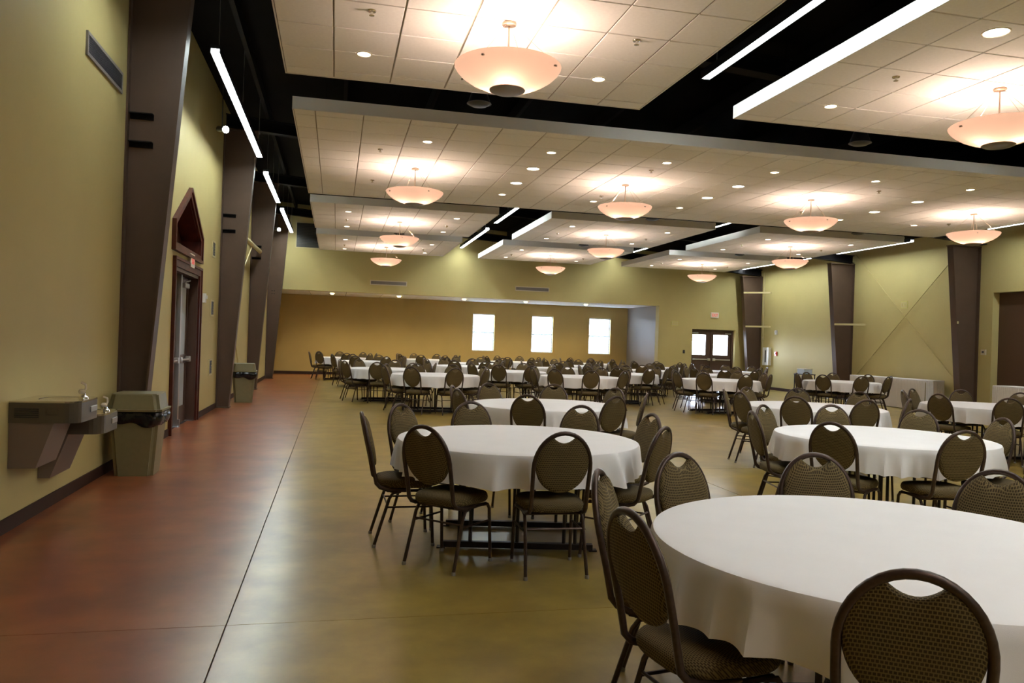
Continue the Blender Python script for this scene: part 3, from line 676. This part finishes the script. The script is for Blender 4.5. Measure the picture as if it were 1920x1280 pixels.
# ------------------------------------------------------------------ wall fittings
def vent(name, label, f, u0, u1, v0, v1, n, m_in, m_fr, group=None, vertical=False):
    t = thing(name, label, 'vent', (0, 0, 0), 0, group)
    b = NB(); plate(b, [rect(u0, u1, v0, v1), rect(u0 + .03, u1 - .03, v0 + .03, v1 - .03)], 0.0, 0.02, f); obj('vent_frame', b, m_fr, t)
    b = NB(); plate(b, [rect(u0 + .03, u1 - .03, v0 + .03, v1 - .03)], 0.001, 0.004, f); obj('backing', b, M['speaker'] if m_in is M['louvre'] else m_in, t)
    for i in range(n):
        if vertical:
            u = u0 + .03 + (i + .5) * (u1 - u0 - .06) / n; lp = rect(u - .006, u + .006, v0 + .03, v1 - .03)
        else:
            v = v0 + .03 + (i + .5) * (v1 - v0 - .06) / n; w = (v1 - v0 - .06) / n * .28; lp = rect(u0 + .03, u1 - .03, v - w, v + w)
        b = NB(); plate(b, [lp], 0.004, 0.016, f); obj('vane', b, m_in, t)
    return t
FL = lambda u, v, t: (XL + t, u, v)
FE = lambda u, v, t: (u, YE - t, v)
FR = lambda u, v, t: (XR - t, u, v)
vent('wall_vent', 'long grey-blue vent grille high on the left wall', FL, 7.76, 8.95, 3.99, 4.21, 10, M['dkgrey'], M['grille'])
vent('wall_vent', 'long grey vent grille on the end wall, left one', FE, 1.12, 2.42, 3.36, 3.53, 7, M['grille'], M['offwhite'], 'long vents on the end wall')
vent('wall_vent', 'long grey vent grille on the end wall, right one', FE, 6.39, 7.69, 3.39, 3.56, 7, M['grille'], M['offwhite'], 'long vents on the end wall')
vent('wall_louvre', 'big dark square louvre high at the left of the end wall', FE, -1.46, -0.1, 4.52, 5.42, 16, M['louvre'], M['cream'])
for z, lb in [(2.91, 'top'), (1.80, 'middle'), (.69, 'bottom')]:
    vent('wall_grille', 'small square grey grille past the doorway, %s of three' % lb, FL, 15.34, 15.68, z, z + .31, 5, M['dkgrey'], M['cream'], 'small grilles past the doorway')
for f, u, v, lb in [(FE, 12.60, 2.32, 'pale yellow square plate on end wall, left of the exit sign'), (FR, 19.44, 2.84, 'pale yellow square plate on right wall between crossed rods')]:
    t = thing('wall_plate', lb, 'wall plate'); s = .30 if f is FE else .27; h = .19 if f is FE else .21
    b = NB(); plate(b, [rect(u, u + s, v, v + h)], 0, .015, f); obj('plate', b, M['yelplate'], t)
    b = NB(); plate(b, [rect(u + .03, u + s - .03, v + .03, v + h - .03), rect(u + .06, u + s - .06, v + .06, v + h - .06)], .015, .025, f); obj('raised_frame', b, M['cream'], t)
    b = NB(); plate(b, [rect(u + .10, u + s - .10, v + .08, v + h - .08)], .015, .024, f); obj('raised_centre', b, M['cream'], t)
def text_mesh(body, size, m, name='lettering'):
    cu = bpy.data.curves.new('t', 'FONT'); cu.body = body; cu.size = size; cu.extrude = .002; cu.align_x = 'CENTER'; cu.align_y = 'CENTER'; cu.offset = size * .02
    o = bpy.data.objects.new('t', cu); COL.objects.link(o); dg = bpy.context.evaluated_depsgraph_get()
    me = bpy.data.meshes.new_from_object(o.evaluated_get(dg)); bpy.data.objects.remove(o); me.materials.clear(); me.materials.append(m); me.name = name
    return me
def exit_sign(label, loc, rz):
    t = thing('exit_sign', label, 'sign', loc, rz)
    bxm('sign_box', (-.165, .165, -.05, 0, -.11, .11), mat('lit_sign_face', (.80, .72, .62), .4), t, bev=.008)
    o = obj('lettering', text_mesh('EXIT', .165, M['letters']), None, t); o.location = (0, -.052, 0); o.rotation_euler = (PI / 2, 0, 0); o.scale = (.72, 1, 1)
    o['label'] = 'red letters reading EXIT'
exit_sign('white EXIT sign with red letters above the double doors', (14.42, YE, 2.79), 0)
exit_sign('white EXIT sign with red letters over the left doorway', (XL + .005, 13.15, 2.62), PI / 2)
for lb, f, u, v, w, h, m, cat in [('black light switch plate left of the double doors', FE, 13.13, 1.27, .085, .13, 'speaker', 'switch'),
                                  ('grey switch plate beside the left doorway', FL, 14.28, 1.58, .14, .19, 'steelgrey', 'switch')]:
    t = thing('switch_plate', lb, cat)
    b = NB(); plate(b, [rect(u, u + w, v, v + h)], 0, .01, f); obj('cover_plate', b, M[m], t)
    b = NB(); plate(b, [rect(u + w * .35, u + w * .65, v + h * .35, v + h * .65)], .01, .02, f); obj('toggle', b, M['dkgrey'], t)
def strobe(label, f, u, v, red=False):
    t = thing('fire_alarm' if red else 'alarm_strobe', label, 'alarm')
    b = NB(); plate(b, [rect(u - .06, u + .06, v - .08, v + .08)], 0, .045, f); obj('housing', b, M['red' if red else 'white'], t)
    b = NB(); plate(b, [rect(u - .035, u + .035, v - .015, v + .045)], .045, .07, f); obj('front_lens', b, M['white'], t)
strobe('white alarm strobe beside the left doorway', FL, 14.55, 2.10)
strobe('white alarm strobe high above the red pull station', FR, 26.28, 2.17)
strobe('small red fire alarm pull station on the right wall', FR, 26.25, 1.37, True)
t = thing('thermostat', 'small cream thermostat box near the dark opening', 'thermostat')
b = NB(); plate(b, [rect(16.60, 16.74, 1.55, 1.69)], 0, .04, FR); obj('housing', b, M['offwhite'], t)
b = NB(); plate(b, [rect(16.64, 16.70, 1.60, 1.65)], .04, .045, FR); obj('screen', b, M['dkgrey'], t)
t = thing('extinguisher_cabinet', 'white fire extinguisher cabinet with dark glass slot on right wall', 'cabinet')
b = NB(); plate(b, [rect(26.60, 27.02, .92, 1.60), rect(26.68, 26.94, .99, 1.53)], 0, .12, FR); obj('cabinet_frame', b, M['white'], t)
b = NB(); plate(b, [rect(26.68, 26.94, .99, 1.53)], .0, .10, FR); obj('cabinet_door', b, M['white'], t)
b = NB(); plate(b, [rect(26.80, 26.88, 1.03, 1.49)], .10, .105, FR); obj('slot_window', b, M['dkgrey'], t)

# ------------------------------------------------------------------ drinking fountain (two levels)
t = thing('drinking_fountain', 'two-level grey metal drinking fountain on the left wall', 'drinking fountain', (XL, 6.6, 0))
def fountain(y0, y1, zt, dep, zl, xl, xt, lw):
    # tapered lower panel
    b = NB(); hexa(b, [(0.002, y0 + .01, zl), (xl, y0 + .01, zl), (xl, y0 + lw, zl), (0.002, y0 + lw, zl),
                       (0.002, y0 + .01, zt - .155), (xt, y0 + .01, zt - .155), (xt, y0 + lw, zt - .155), (0.002, y0 + lw, zt - .155)])
    obj('lower_panel', b, M['fountlow'], t, label='taupe lower panel')
    # basin with rounded front corners
    out = [(0.002, y0), (dep - .10, y0)] + [(dep - .10 + .10 * math.sin(a), y0 + .10 - .10 * math.cos(a)) for a in [i * PI / 2 / 5 for i in range(1, 6)]]
    out += [(dep - .14 + .14 * math.cos(a), y1 - .14 + .14 * math.sin(a)) for a in [i * PI / 2 / 6 for i in range(0, 7)]] + [(0.002, y1)]
    cx, cy = dep * .56, (y0 + y1) / 2
    hole = [(cx + .15 * math.cos(a), cy + (y1 - y0) * .34 * math.sin(a)) for a in [i * 2 * PI / 20 for i in range(20)]]
    b = NB(); plate(b, [out, hole], zt - .012, zt, lambda u, v, w: (u, v, w)); obj('basin_rim', b, M['chrome'], t)
    b = NB(); plate(b, [out], zt - .16, zt - .0125, lambda u, v, w: (u, v, w)); obj('basin_shell', b, M['fount'], t)
    b = NB(); lathe(b, [(.145, -.002), (.10, -.0085), (.02, -.0105), (0, -.0105)], 20, (0, 0, 0))
    for v in b.verts: v.co.x += cx; v.co.y = cy + v.co.y * (y1 - y0) * .34 / .15; v.co.z += zt
    obj('basin_bowl', b, M['chrome'], t, True)
    b = NB(); box(b, dep - .005, dep + .008, cy - .02, cy + .14, zt - .10, zt - .055, .004); obj('push_pad', b, M['steelgrey'], t)
    fx, fy = dep - .06, y0 + .30
    b = NB(); lathe(b, [(.035, 0), (.033, .015), (.015, .025), (.012, .05), (0, .05)], 14, (fx, fy, zt)); obj('bubbler_base', b, M['chrome'], t, True)
    b = NB(); tube(b, [(fx, fy, zt + .05), (fx + .015, fy, zt + .08), (fx + .012, fy, zt + .11), (fx - .02, fy, zt + .125)], .009, 8); lathe(b, [(.022, .04), (.028, .055), (.02, .07), (0, .075)], 12, (fx - .012, fy, zt)); obj('bubbler', b, M['clear'], t, True)
fountain(-.30, .26, .955, .47, .462, .185, .30, .44)
fountain(.30, .86, .800, .47, .285, .09, .22, .50)
for i in range(5):
    bxm('vent_slot', (.04, .20, -.3035, -.3005, .835 + i * .015, .842 + i * .015), M['speaker'], t)
bxm('side_grip', (.25, .33, -.307, -.3005, .855, .905), M['fount'], t, bev=.003)

# ------------------------------------------------------------------ bins
def make_bin(label, loc, rz):
    t = thing('trash_can', label, 'bin', loc, rz, 'beige lidded trash cans')
    def fr(h0, h1, z0, z1):
        b = NB(); hexa(b, [(-h0, -h0, z0), (h0, -h0, z0), (h0, h0, z0), (-h0, h0, z0), (-h1, -h1, z1), (h1, -h1, z1), (h1, h1, z1), (-h1, h1, z1)])
        bmesh.ops.bevel(b, geom=[e for e in b.edges if abs(e.verts[0].co.z - e.verts[1].co.z) > .01], offset=min(.05, h0 * .25), segments=3, affect='EDGES'); return b
    obj('bin_body', fr(.185, .235, 0, .60), M['canbeige'], t, True)
    # liner: crumpled band over the rim
    b = NB(); n = 64; R = []
    for k, (s, z) in enumerate([(.244, .668), (.262, .655), (.272, .62), (.268, .58), (.258, .545), (.243, .53)]):
        ring = []
        for i in range(n):
            a = 2 * PI * i / n; ca, sa = math.cos(a), math.sin(a); q = s / max(abs(ca), abs(sa)) if max(abs(ca), abs(sa)) > .78 else s * 1.25
            w = .006 * math.sin(9 * a + k) + .005 * math.sin(17 * a + 2 * k); zz = z + (.02 * math.sin(3 * a + 1) + .012 * math.sin(7 * a) if k > 2 else 0)
            ring.append(b.verts.new(((q + w) * ca, (q + w) * sa, zz)))
        R.append(ring)
    for p, q in zip(R, R[1:]):
        for i in range(n): b.faces.new((p[i], p[(i + 1) % n], q[(i + 1) % n], q[i]))
    obj('bin_liner', b, M['bag'], t, True, label='black plastic liner folded over the rim')
    b = fr(.268, .272, .668, .690); obj('lid_rim', b, M['canbeige'], t, True)
    b = fr(.248, .222, .690, .838); obj('lid', b, M['canbeige'], t, True)
    b = fr(.216, .210, .838, .848); obj('lid_top', b, M['canbeige'], t, True)
    return t
b0 = make_bin('beige lidded trash can beside the drinking fountain', (-1.985, 8.79, 0), 0)
dup(b0, (-1.93, 17.85, 0), .08, 'beige lidded trash can farther down the left wall')

# ------------------------------------------------------------------ chairs
def by(z): return -0.215 - (z - 0.5) * 0.23
def chair_meshes():
    Mh = {}
    # seat: rounded trapezoid cushion
    b = NB(); n = 32; R = []
    def ol(s, z):
        ring = []
        for i in range(n):
            a = 2 * PI * i / n; ca, sa = math.cos(a), math.sin(a); e = 2 / 3.6
            x = .210 * math.copysign(abs(ca) ** e, ca); y = .215 * math.copysign(abs(sa) ** e, sa)
            x *= 1 + .09 * y / .215 * .8
            ring.append(b.verts.new((x * s, .012 + y * s, z)))
        return ring
    prof = [(.80, .418), (.95, .420), (.99, .432), (1.0, .450), (.985, .466), (.94, .478), (.80, .487), (.5, .492), (.2, .493)]
    R = [ol(s, z) for s, z in prof]
    for p, q in zip(R, R[1:]):
        for i in range(n): b.faces.new((p[i], p[(i + 1) % n], q[(i + 1) % n], q[i]))
    b.faces.new(R[0][::-1]); b.faces.new(R[-1])
    Mh['seat'] = mesh('seat', b, M['fabric'], True)
    # back cushion
    zc = .742; out = []
    a0 = math.radians(64)
    for i in range(37):
        a = a0 - (PI + 2 * a0) * i / 36 if False else a0 - (2 * a0 + PI) * i / 36
        rz = .195 if math.sin(a) > 0 else .190
        out.append((.173 * math.cos(a), zc + rz * math.sin(a)))
    xe, ze = out[-1]
    for i in range(1, 10):
        u = i / 10; x = xe + (-2 * xe) * u; out.append((x, ze - .040 * (1 - (x / xe) ** 2)))
    b = NB(); R = []
    lay = [(0.0, -.017, 1), (.55, -.017, 1), (.90, -.015, 1), (.975, -.008, 1), (1.0, .004, 1), (.985, .018, 1), (.93, .030, 1), (.78, .038, 1), (.5, .042, 1), (.0, .043, 1)]
    for s, dy, _ in lay:
        if s == 0: R.append([b.verts.new((0, by(.742) + dy, .742))]); continue
        R.append([b.verts.new((x * s, by(.742 + (z - .742) * s) + dy, .742 + (z - .742) * s)) for x, z in out])
    n = len(out)
    for p, q in zip(R, R[1:]):
        for i in range(n):
            f = []
            for v in (p[i % len(p)], p[(i + 1) % len(p)], q[(i + 1) % len(q)], q[i % len(q)]):
                if v not in f: f.append(v)
            if len(f) > 2: b.faces.new(f)
    Mh['backrest'] = mesh('backrest', b, M['fabric'], True)
    # hoop and posts
    L = [(.188, .02, .408), (.187, -.06, .404), (.185, -.13, .408), (.182, -.18, .425), (.181, -.208, .455), (.180, by(.50) - .002, .50), (.181, by(.58), .58), (.183, by(.66), .66)]
    H = [(.184 * math.cos(a), by(.715 + .226 * math.sin(a)), .715 + .226 * math.sin(a)) for a in [PI * i / 20 for i in range(21)]]
    pts = L + H + [(-x, y, z) for x, y, z in L[::-1]]
    b = NB(); tube(b, pts, .0142, 10); Mh['back_frame'] = mesh('back_frame', b, M['frame'], True)
    b = NB()
    for s in (1, -1):
        tube(b, [(s * .190, -.13, .402), (s * .192, 0, .400), (s * .196, .15, .404)], .011, 6)
    tube(b, [(-.19, -.10, .396), (.19, -.10, .396)], .010, 6); tube(b, [(-.195, .12, .398), (.195, .12, .398)], .010, 6)
    Mh['seat_frame'] = mesh('seat_frame', b, M['frame'], True)
    for s, nm in ((1, 'R'), (-1, 'L')):
        b = NB(); tube(b, [(s * .196, .11, .402), (s * .198, .165, .396), (s * .201, .187, .365), (s * .203, .198, .20), (s * .205, .210, .012)], .0115, 8); Mh['legF' + nm] = mesh('leg', b, M['frame'], True)
        b = NB(); tube(b, [(s * .190, -.03, .396), (s * .191, -.085, .385), (s * .193, -.112, .345), (s * .197, -.168, .16), (s * .202, -.212, .012)], .0115, 8); Mh['legR' + nm] = mesh('leg', b, M['frame'], True)
        b = NB(); lathe(b, [(0, 0), (.014, 0), (.015, .010), (.013, .022), (0, .022)], 10, (s * .205, .211, 0)); Mh['gF' + nm] = mesh('glide', b, M['glide'], True)
        b = NB(); lathe(b, [(0, 0), (.014, 0), (.015, .010), (.013, .022), (0, .022)], 10, (s * .202, -.213, 0)); Mh['gR' + nm] = mesh('glide', b, M['glide'], True)
        b = NB(); tube(b, [(s * .195, -.130, .285), (s * .202, .192, .285)], .007, 6); Mh['st' + nm] = mesh('stretcher', b, M['frame'], True)
    b = NB(); tube(b, [(-.194, -.124, .30), (.194, -.124, .30)], .007, 6); Mh['stB'] = mesh('stretcher', b, M['frame'], True)
    return Mh
CM = chair_meshes()
def make_chair(near):
    t = thing('banquet_chair', 'chair', 'chair')
    for k in ('seat', 'backrest', 'back_frame', 'seat_frame'): obj(k, CM[k], None, t)
    for a, g in (('legFR', 'gFR'), ('legFL', 'gFL'), ('legRR', 'gRR'), ('legRL', 'gRL')):
        l = obj('leg', CM[a], None, t)
        if near: obj('glide', CM[g], None, l)
    for k in ('stR', 'stL', 'stB'): obj('stretcher', CM[k], None, t)
    return t
chairs = {True: None, False: None}
def place_chair(x, y, rz, label, group, near):
    if chairs[near] is None:
        c = chairs[near] = make_chair(near); c.location = (x, y, 0); c.rotation_euler = (0, 0, rz); c['label'] = label; c['group'] = group
        return c
    return dup(chairs[near], (x, y, 0), rz, label, group)

# ------------------------------------------------------------------ round tables with cloths
def cloth_me(seed):
    rnd = random.Random(seed); b = NB(); n = 360; R = []
    ph = [rnd.uniform(0, 6.28) for _ in range(6)]
    # irregular spacing of folds
    def warp(a): return a + .10 * math.sin(3 * a + ph[4]) + .05 * math.sin(5 * a + ph[5])
    prof = [(0.0, 0, 0), (.45, 0, 0), (.80, 0, 0), (.895, 0, 0), (.915, .006, .0), (.924, .022, .05), (.930, .06, .25), (.937, .11, .55), (.946, .17, .85), (.952, .222, 1.0)]
    for r, d, w in prof:
        if r == 0: R.append([b.verts.new((0, 0, .766))]); continue
        ring = []
        for i in range(n):
            a = 2 * PI * i / n; wa = warp(a)
            m1 = .55 + .45 * math.sin(5 * a + ph[2]); m2 = .6 + .4 * math.sin(7 * a + ph[3])
            f = .055 * m1 * (1 - abs(math.sin(9 * wa + ph[0]))) ** 1.4 + .038 * m2 * (1 - abs(math.sin(15 * wa + .5 * math.sin(4 * a) + ph[1]))) ** 1.3 + .010 * math.sin(11 * a + ph[2]) - .018
            ring.append(b.verts.new(((r + max(-.030, f) * w) * math.cos(a), (r + max(-.030, f) * w) * math.sin(a), .766 - d * (1 + 1.1 * f) )))
        R.append(ring)
    for p, q in zip(R, R[1:]):
        for i in range(n):
            f = []
            for v in (p[i % len(p)], p[(i + 1) % len(p)], q[(i + 1) % len(q)], q[i % len(q)]):
                if v not in f: f.append(v)
            b.faces.new(f)
    return mesh('tablecloth', b, M['cloth'], True)
CLO = [cloth_me(s) for s in (3, 8, 21, 34)]
b = NB(); lathe(b, [(0, .735), (.905, .735), (.912, .74), (.912, .755), (.905, .760), (0, .760)], 64); TM_top = mesh('tabletop', b, M['ply'], True)
b = NB()
box(b, -.55, .55, -.025, .025, .008, .050, .004)
for x in (-.55, .55): box(b, x - .03, x + .03, -.03, .03, 0, .010)
TM_foot = mesh('foot_bar', b, M['darktable'])
b = NB()
for x in (-.42, -.34, .0, .34, .42): tube(b, [(x, 0, .05), (x, 0, .70)], .013, 8)
box(b, -.46, .46, -.02, .02, .69, .735); TM_upr = mesh('uprights', b, M['darktable'])
def make_table(loc, rz, label):
    t = thing('round_table', label, 'table', loc, rz, 'round banquet tables')
    obj('tabletop', TM_top, None, t)
    for y in (-.33, .33):
        f = obj('leg_frame', TM_upr, None, t, loc=(0, y, 0)); obj('foot_bar', TM_foot, None, f)
    b = NB(); tube(b, [(0, -.33, .40), (0, .33, .40)], .012, 8) ; obj('stretcher', TM_str, None, t); b.free()
    return t
b = NB(); tube(b, [(.2, -.33, .69), (.2, .33, .69)], .012, 8); tube(b, [(-.2, -.33, .69), (-.2, .33, .69)], .012, 8); TM_str = mesh('stretcher', b, M['darktable'], True)

T = [ # x, y, phrase, near detail, chair angles, cloth rotation
 (2.15, 2.65, 'the foreground table', True, [-171, -126, -80, -28, 26, 70, 109, 149]),
 (1.39, 5.80, 'the table nearest the aisle', True, [-135, -88, -43, 7, 47, 99, 137, 178]),
 (4.80, 6.05, 'the right table behind the foreground one', True, [-146, -101, -52, -6, 35, 77, 121, 167]),
 (2.49, 9.00, 'the left table of the third row', True, [-164, -115, -66, -23, 25, 70, 116, 160]),
 (6.26, 9.25, 'the middle table of the third row', True, [-173, -133, -93, -50, 24, 67, 108, 148]),
 (9.65, 9.85, 'the right table of the third row', True, [-167, -122, -74, -26, 24, 66, 112, 152]),
 (2.07, 16.25, 'the fourth row table, first from left', False, [-163, -122, -78, -36, 20, 63, 105, 147]),
 (5.45, 16.85, 'the fourth row table, second from left', False, [-176, -138, -97, -52, 2, 46, 88, 139]),
 (8.85, 16.75, 'the fourth row table, third from left', False, [-176, -135, -90, -45, 0, 42, 84, 130]),
 (12.50, 17.30, 'the fourth row table, rightmost', False, [-148, -104, -64, -26, 20, 64, 104, 172]),
 (1.22, 18.80, 'the fifth row table, first from left', False, [-150, -106, -64, -18, 27, 76, 122, 160]),
 (4.30, 19.10, 'the fifth row table, second from left', False, [-156, -116, -76, -34, 10, 60, 100, 140]),
 (7.36, 19.20, 'the fifth row table, third from left', False, [-160, -118, -76, -36, 16, 66, 106, 150]),
 (10.6, 19.90, 'the fifth row table, rightmost', False, [-158, -116, -74, -36, 4, 46, 84, 126]),
 (3.60, 22.10, 'the sixth row table, first from left', False, [-160, -112, -70, -24, 20, 66, 112, 158]),
 (6.55, 22.30, 'the sixth row table, second from left', False, [-152, -108, -62, -16, 26, 70, 114, 160]),
 (9.30, 22.30, 'the sixth row table, third from left', False, [-164, -118, -72, -28, 18, 62, 108, 152]),
 (12.55, 23.1, 'the sixth row table, rightmost', False, [-156, -110, -66, -22, 24, 68, 112, 156]),
 (1.00, 24.30, 'the seventh row table, first from left', False, [-158, -112, -66, -22, 22, 70, 112, 158]),
 (4.45, 24.90, 'the seventh row table, second from left', False, [-150, -106, -60, -18, 30, 72, 116, 162]),
 (7.90, 25.20, 'the seventh row table, third from left', False, [-162, -116, -70, -24, 20, 65, 110, 154]),
 (11.1, 25.6, 'the seventh row table, rightmost', False, [-154, -110, -64, -20, 24, 68, 114, 158]),
 (0.28, 27.80, 'the alcove row table, first from left', False, [-178, -134, -86, -40, 8, 52, 96, 138]),
 (3.30, 28.20, 'the alcove row table, second from left', False, [-156, -110, -66, -20, 24, 68, 112, 156]),
 (6.50, 28.30, 'the alcove row table, third from left', False, [-160, -114, -68, -24, 20, 66, 110, 154]),
 (9.60, 28.50, 'the alcove row table, rightmost', False, [-152, -108, -64, -18, 26, 70, 114, 160]),
]
ORD = ['leftmost', 'second from left', 'third from left', 'fourth from left', 'fifth from left', 'sixth from left']
rnd = random.Random(11)
for ti, (tx, ty, ph, near, angs) in enumerate(T):
    def clear(q):
        ends = [q + e for e in (31, 149, 211, 329)]; legs = [a + d for a in angs for d in (-18, 18)]
        return min(abs((e - l + 180) % 360 - 180) for e in ends for l in legs)
    rz = math.radians(max(range(-16, 17), key=clear))
    make_table((tx, ty, 0), rz, 'round banquet table with dark trestle legs, ' + ph[4:])
    cl = obj('tablecloth', CLO[ti % 4], None, None, loc=(tx, ty, 0)); cl.rotation_euler = (0, 0, ti * 1.3)
    tag(cl, 'white round tablecloth on ' + ph, 'tablecloth', 'white round tablecloths')
    rad = math.hypot(tx, ty); dx, dy = tx / rad, ty / rad
    sp_ = []
    for a in angs:
        ar = math.radians(a); ca, sa = math.cos(ar), math.sin(ar)
        depth = ca * dx + sa * dy; lat = ca * dy - sa * dx
        sp_.append((depth, lat, ar))
    sp_.sort(key=lambda q: q[0])
    nearc = sorted(sp_[:4], key=lambda q: q[1]); farc = sorted(sp_[4:], key=lambda q: q[1])
    for side, lst in (('near', nearc), ('far', farc)):
        for k, (depth, lat, ar) in enumerate(lst):
            r = .852 + rnd.uniform(-.01, .02)
            jit = rnd.uniform(-.06, .06) if near else rnd.uniform(-.08, .08)
            x = tx + r * math.cos(ar); y = ty + r * math.sin(ar)
            lb = 'brown round-backed banquet chair, %s side of %s, %s' % (side, ph.replace('the ', '', 1).replace(' table, ', ' table (') + (')' if ' table, ' in ph else ''), ORD[k])
            place_chair(x, y, ar + PI / 2 + jit, lb, 'banquet chairs around the round tables', near)

# ------------------------------------------------------------------ skirted buffet tables along the right wall
def pleats(b, p, q, z0, z1, amp=.012, lam=.055, out=(-1, 0)):
    p = Vector(p); q = Vector(q); L = (q - p).length; n = int(L / lam * 6); cols = []
    o = Vector((out[0], out[1]))
    for i in range(n + 1):
        u = i / n; s = math.sin(2 * PI * u * L / lam + .6 * math.sin(u * 37)); c = p + (q - p) * u
        col = []
        for z, w in ((z1, .5), (z1 - .08, .8), ((z0 + z1) / 2, 1.0), (z0, 1.35)):
            c2 = c + o * (amp * w * (1 + s)); col.append(b.verts.new((c2.x, c2.y, z)))
        cols.append(col)
    for a, c in zip(cols, cols[1:]):
        for k in range(3): b.faces.new((a[k], c[k], c[k + 1], a[k + 1]))
def buffet(x0, x1, y0, y1, label):
    t = thing('buffet_table', label, 'table', (0, 0, 0), 0, 'skirted tables along the right wall')
    bxm('tabletop', (x0, x1, y0, y1, .79, .82), M['ply'], t)
    b = NB(); box(b, x0 - .008, x1 + .004, y0 - .008, y1 + .008, .77, .828, .006); obj('top_cloth', b, M['cloth'], t)
    b = NB(); pleats(b, (x0 - .008, y0), (x0 - .008, y1), .02, .80); pleats(b, (x0 - .008, y0 - .008), (x1, y0 - .008), .02, .80, out=(0, -1)); pleats(b, (x1, y1 + .008), (x0 - .008, y1 + .008), .02, .80, out=(0, 1))
    obj('pleated_skirt', b, M['skirt'], t, True, label='white pleated skirt to the floor')
    for px in (x0 + .06, x1 - .06):
        for py in (y0 + .1, y1 - .1):
            b = NB(); tube(b, [(px, py, 0), (px, py, .79)], .014, 8); obj('leg', b, M['darktable'], t)
buffet(15.40, 15.98, 17.78, 20.9, 'long white skirted buffet table below the crossed rods')
buffet(15.40, 15.98, 12.6, 15.60, 'white skirted buffet table in front of the dark opening')
# small dark cart with a pale blue box
t = thing('utility_cart', 'small dark cart under the pale blue box by the right wall', 'cart', (15.15, 22.9, 0))
bxm('shelf', (-.22, .22, -.28, .28, .72, .75), M['darktable'], t); bxm('shelf', (-.22, .22, -.28, .28, .25, .28), M['darktable'], t)
for px in (-.2, .2):
    for py in (-.26, .26): bxm('leg', (px - .012, px + .012, py - .012, py + .012, 0, .72), M['darktable'], t)
t = thing('storage_box', 'pale blue box standing on the dark cart', 'box', (15.15, 22.9, .751))
bxm('box_body', (-.15, .15, -.2, .2, 0, .15), M['paleblue'], t, bev=.01); bxm('box_lid', (-.16, .16, -.21, .21, .15, .175), M['white'], t, bev=.005)
# small white cups/cards seen on far tables
for x, y, lb in [(1.6, 24.75, 'small white card holder on a far left table'), ]:
    t = thing('table_card', lb, 'card holder', (x, y, .767))
    bxm('card', (-.05, .05, -.004, .004, .008, .13), M['white'], t); bxm('card_base', (-.06, .06, -.03, .03, 0, .008), M['white'], t)
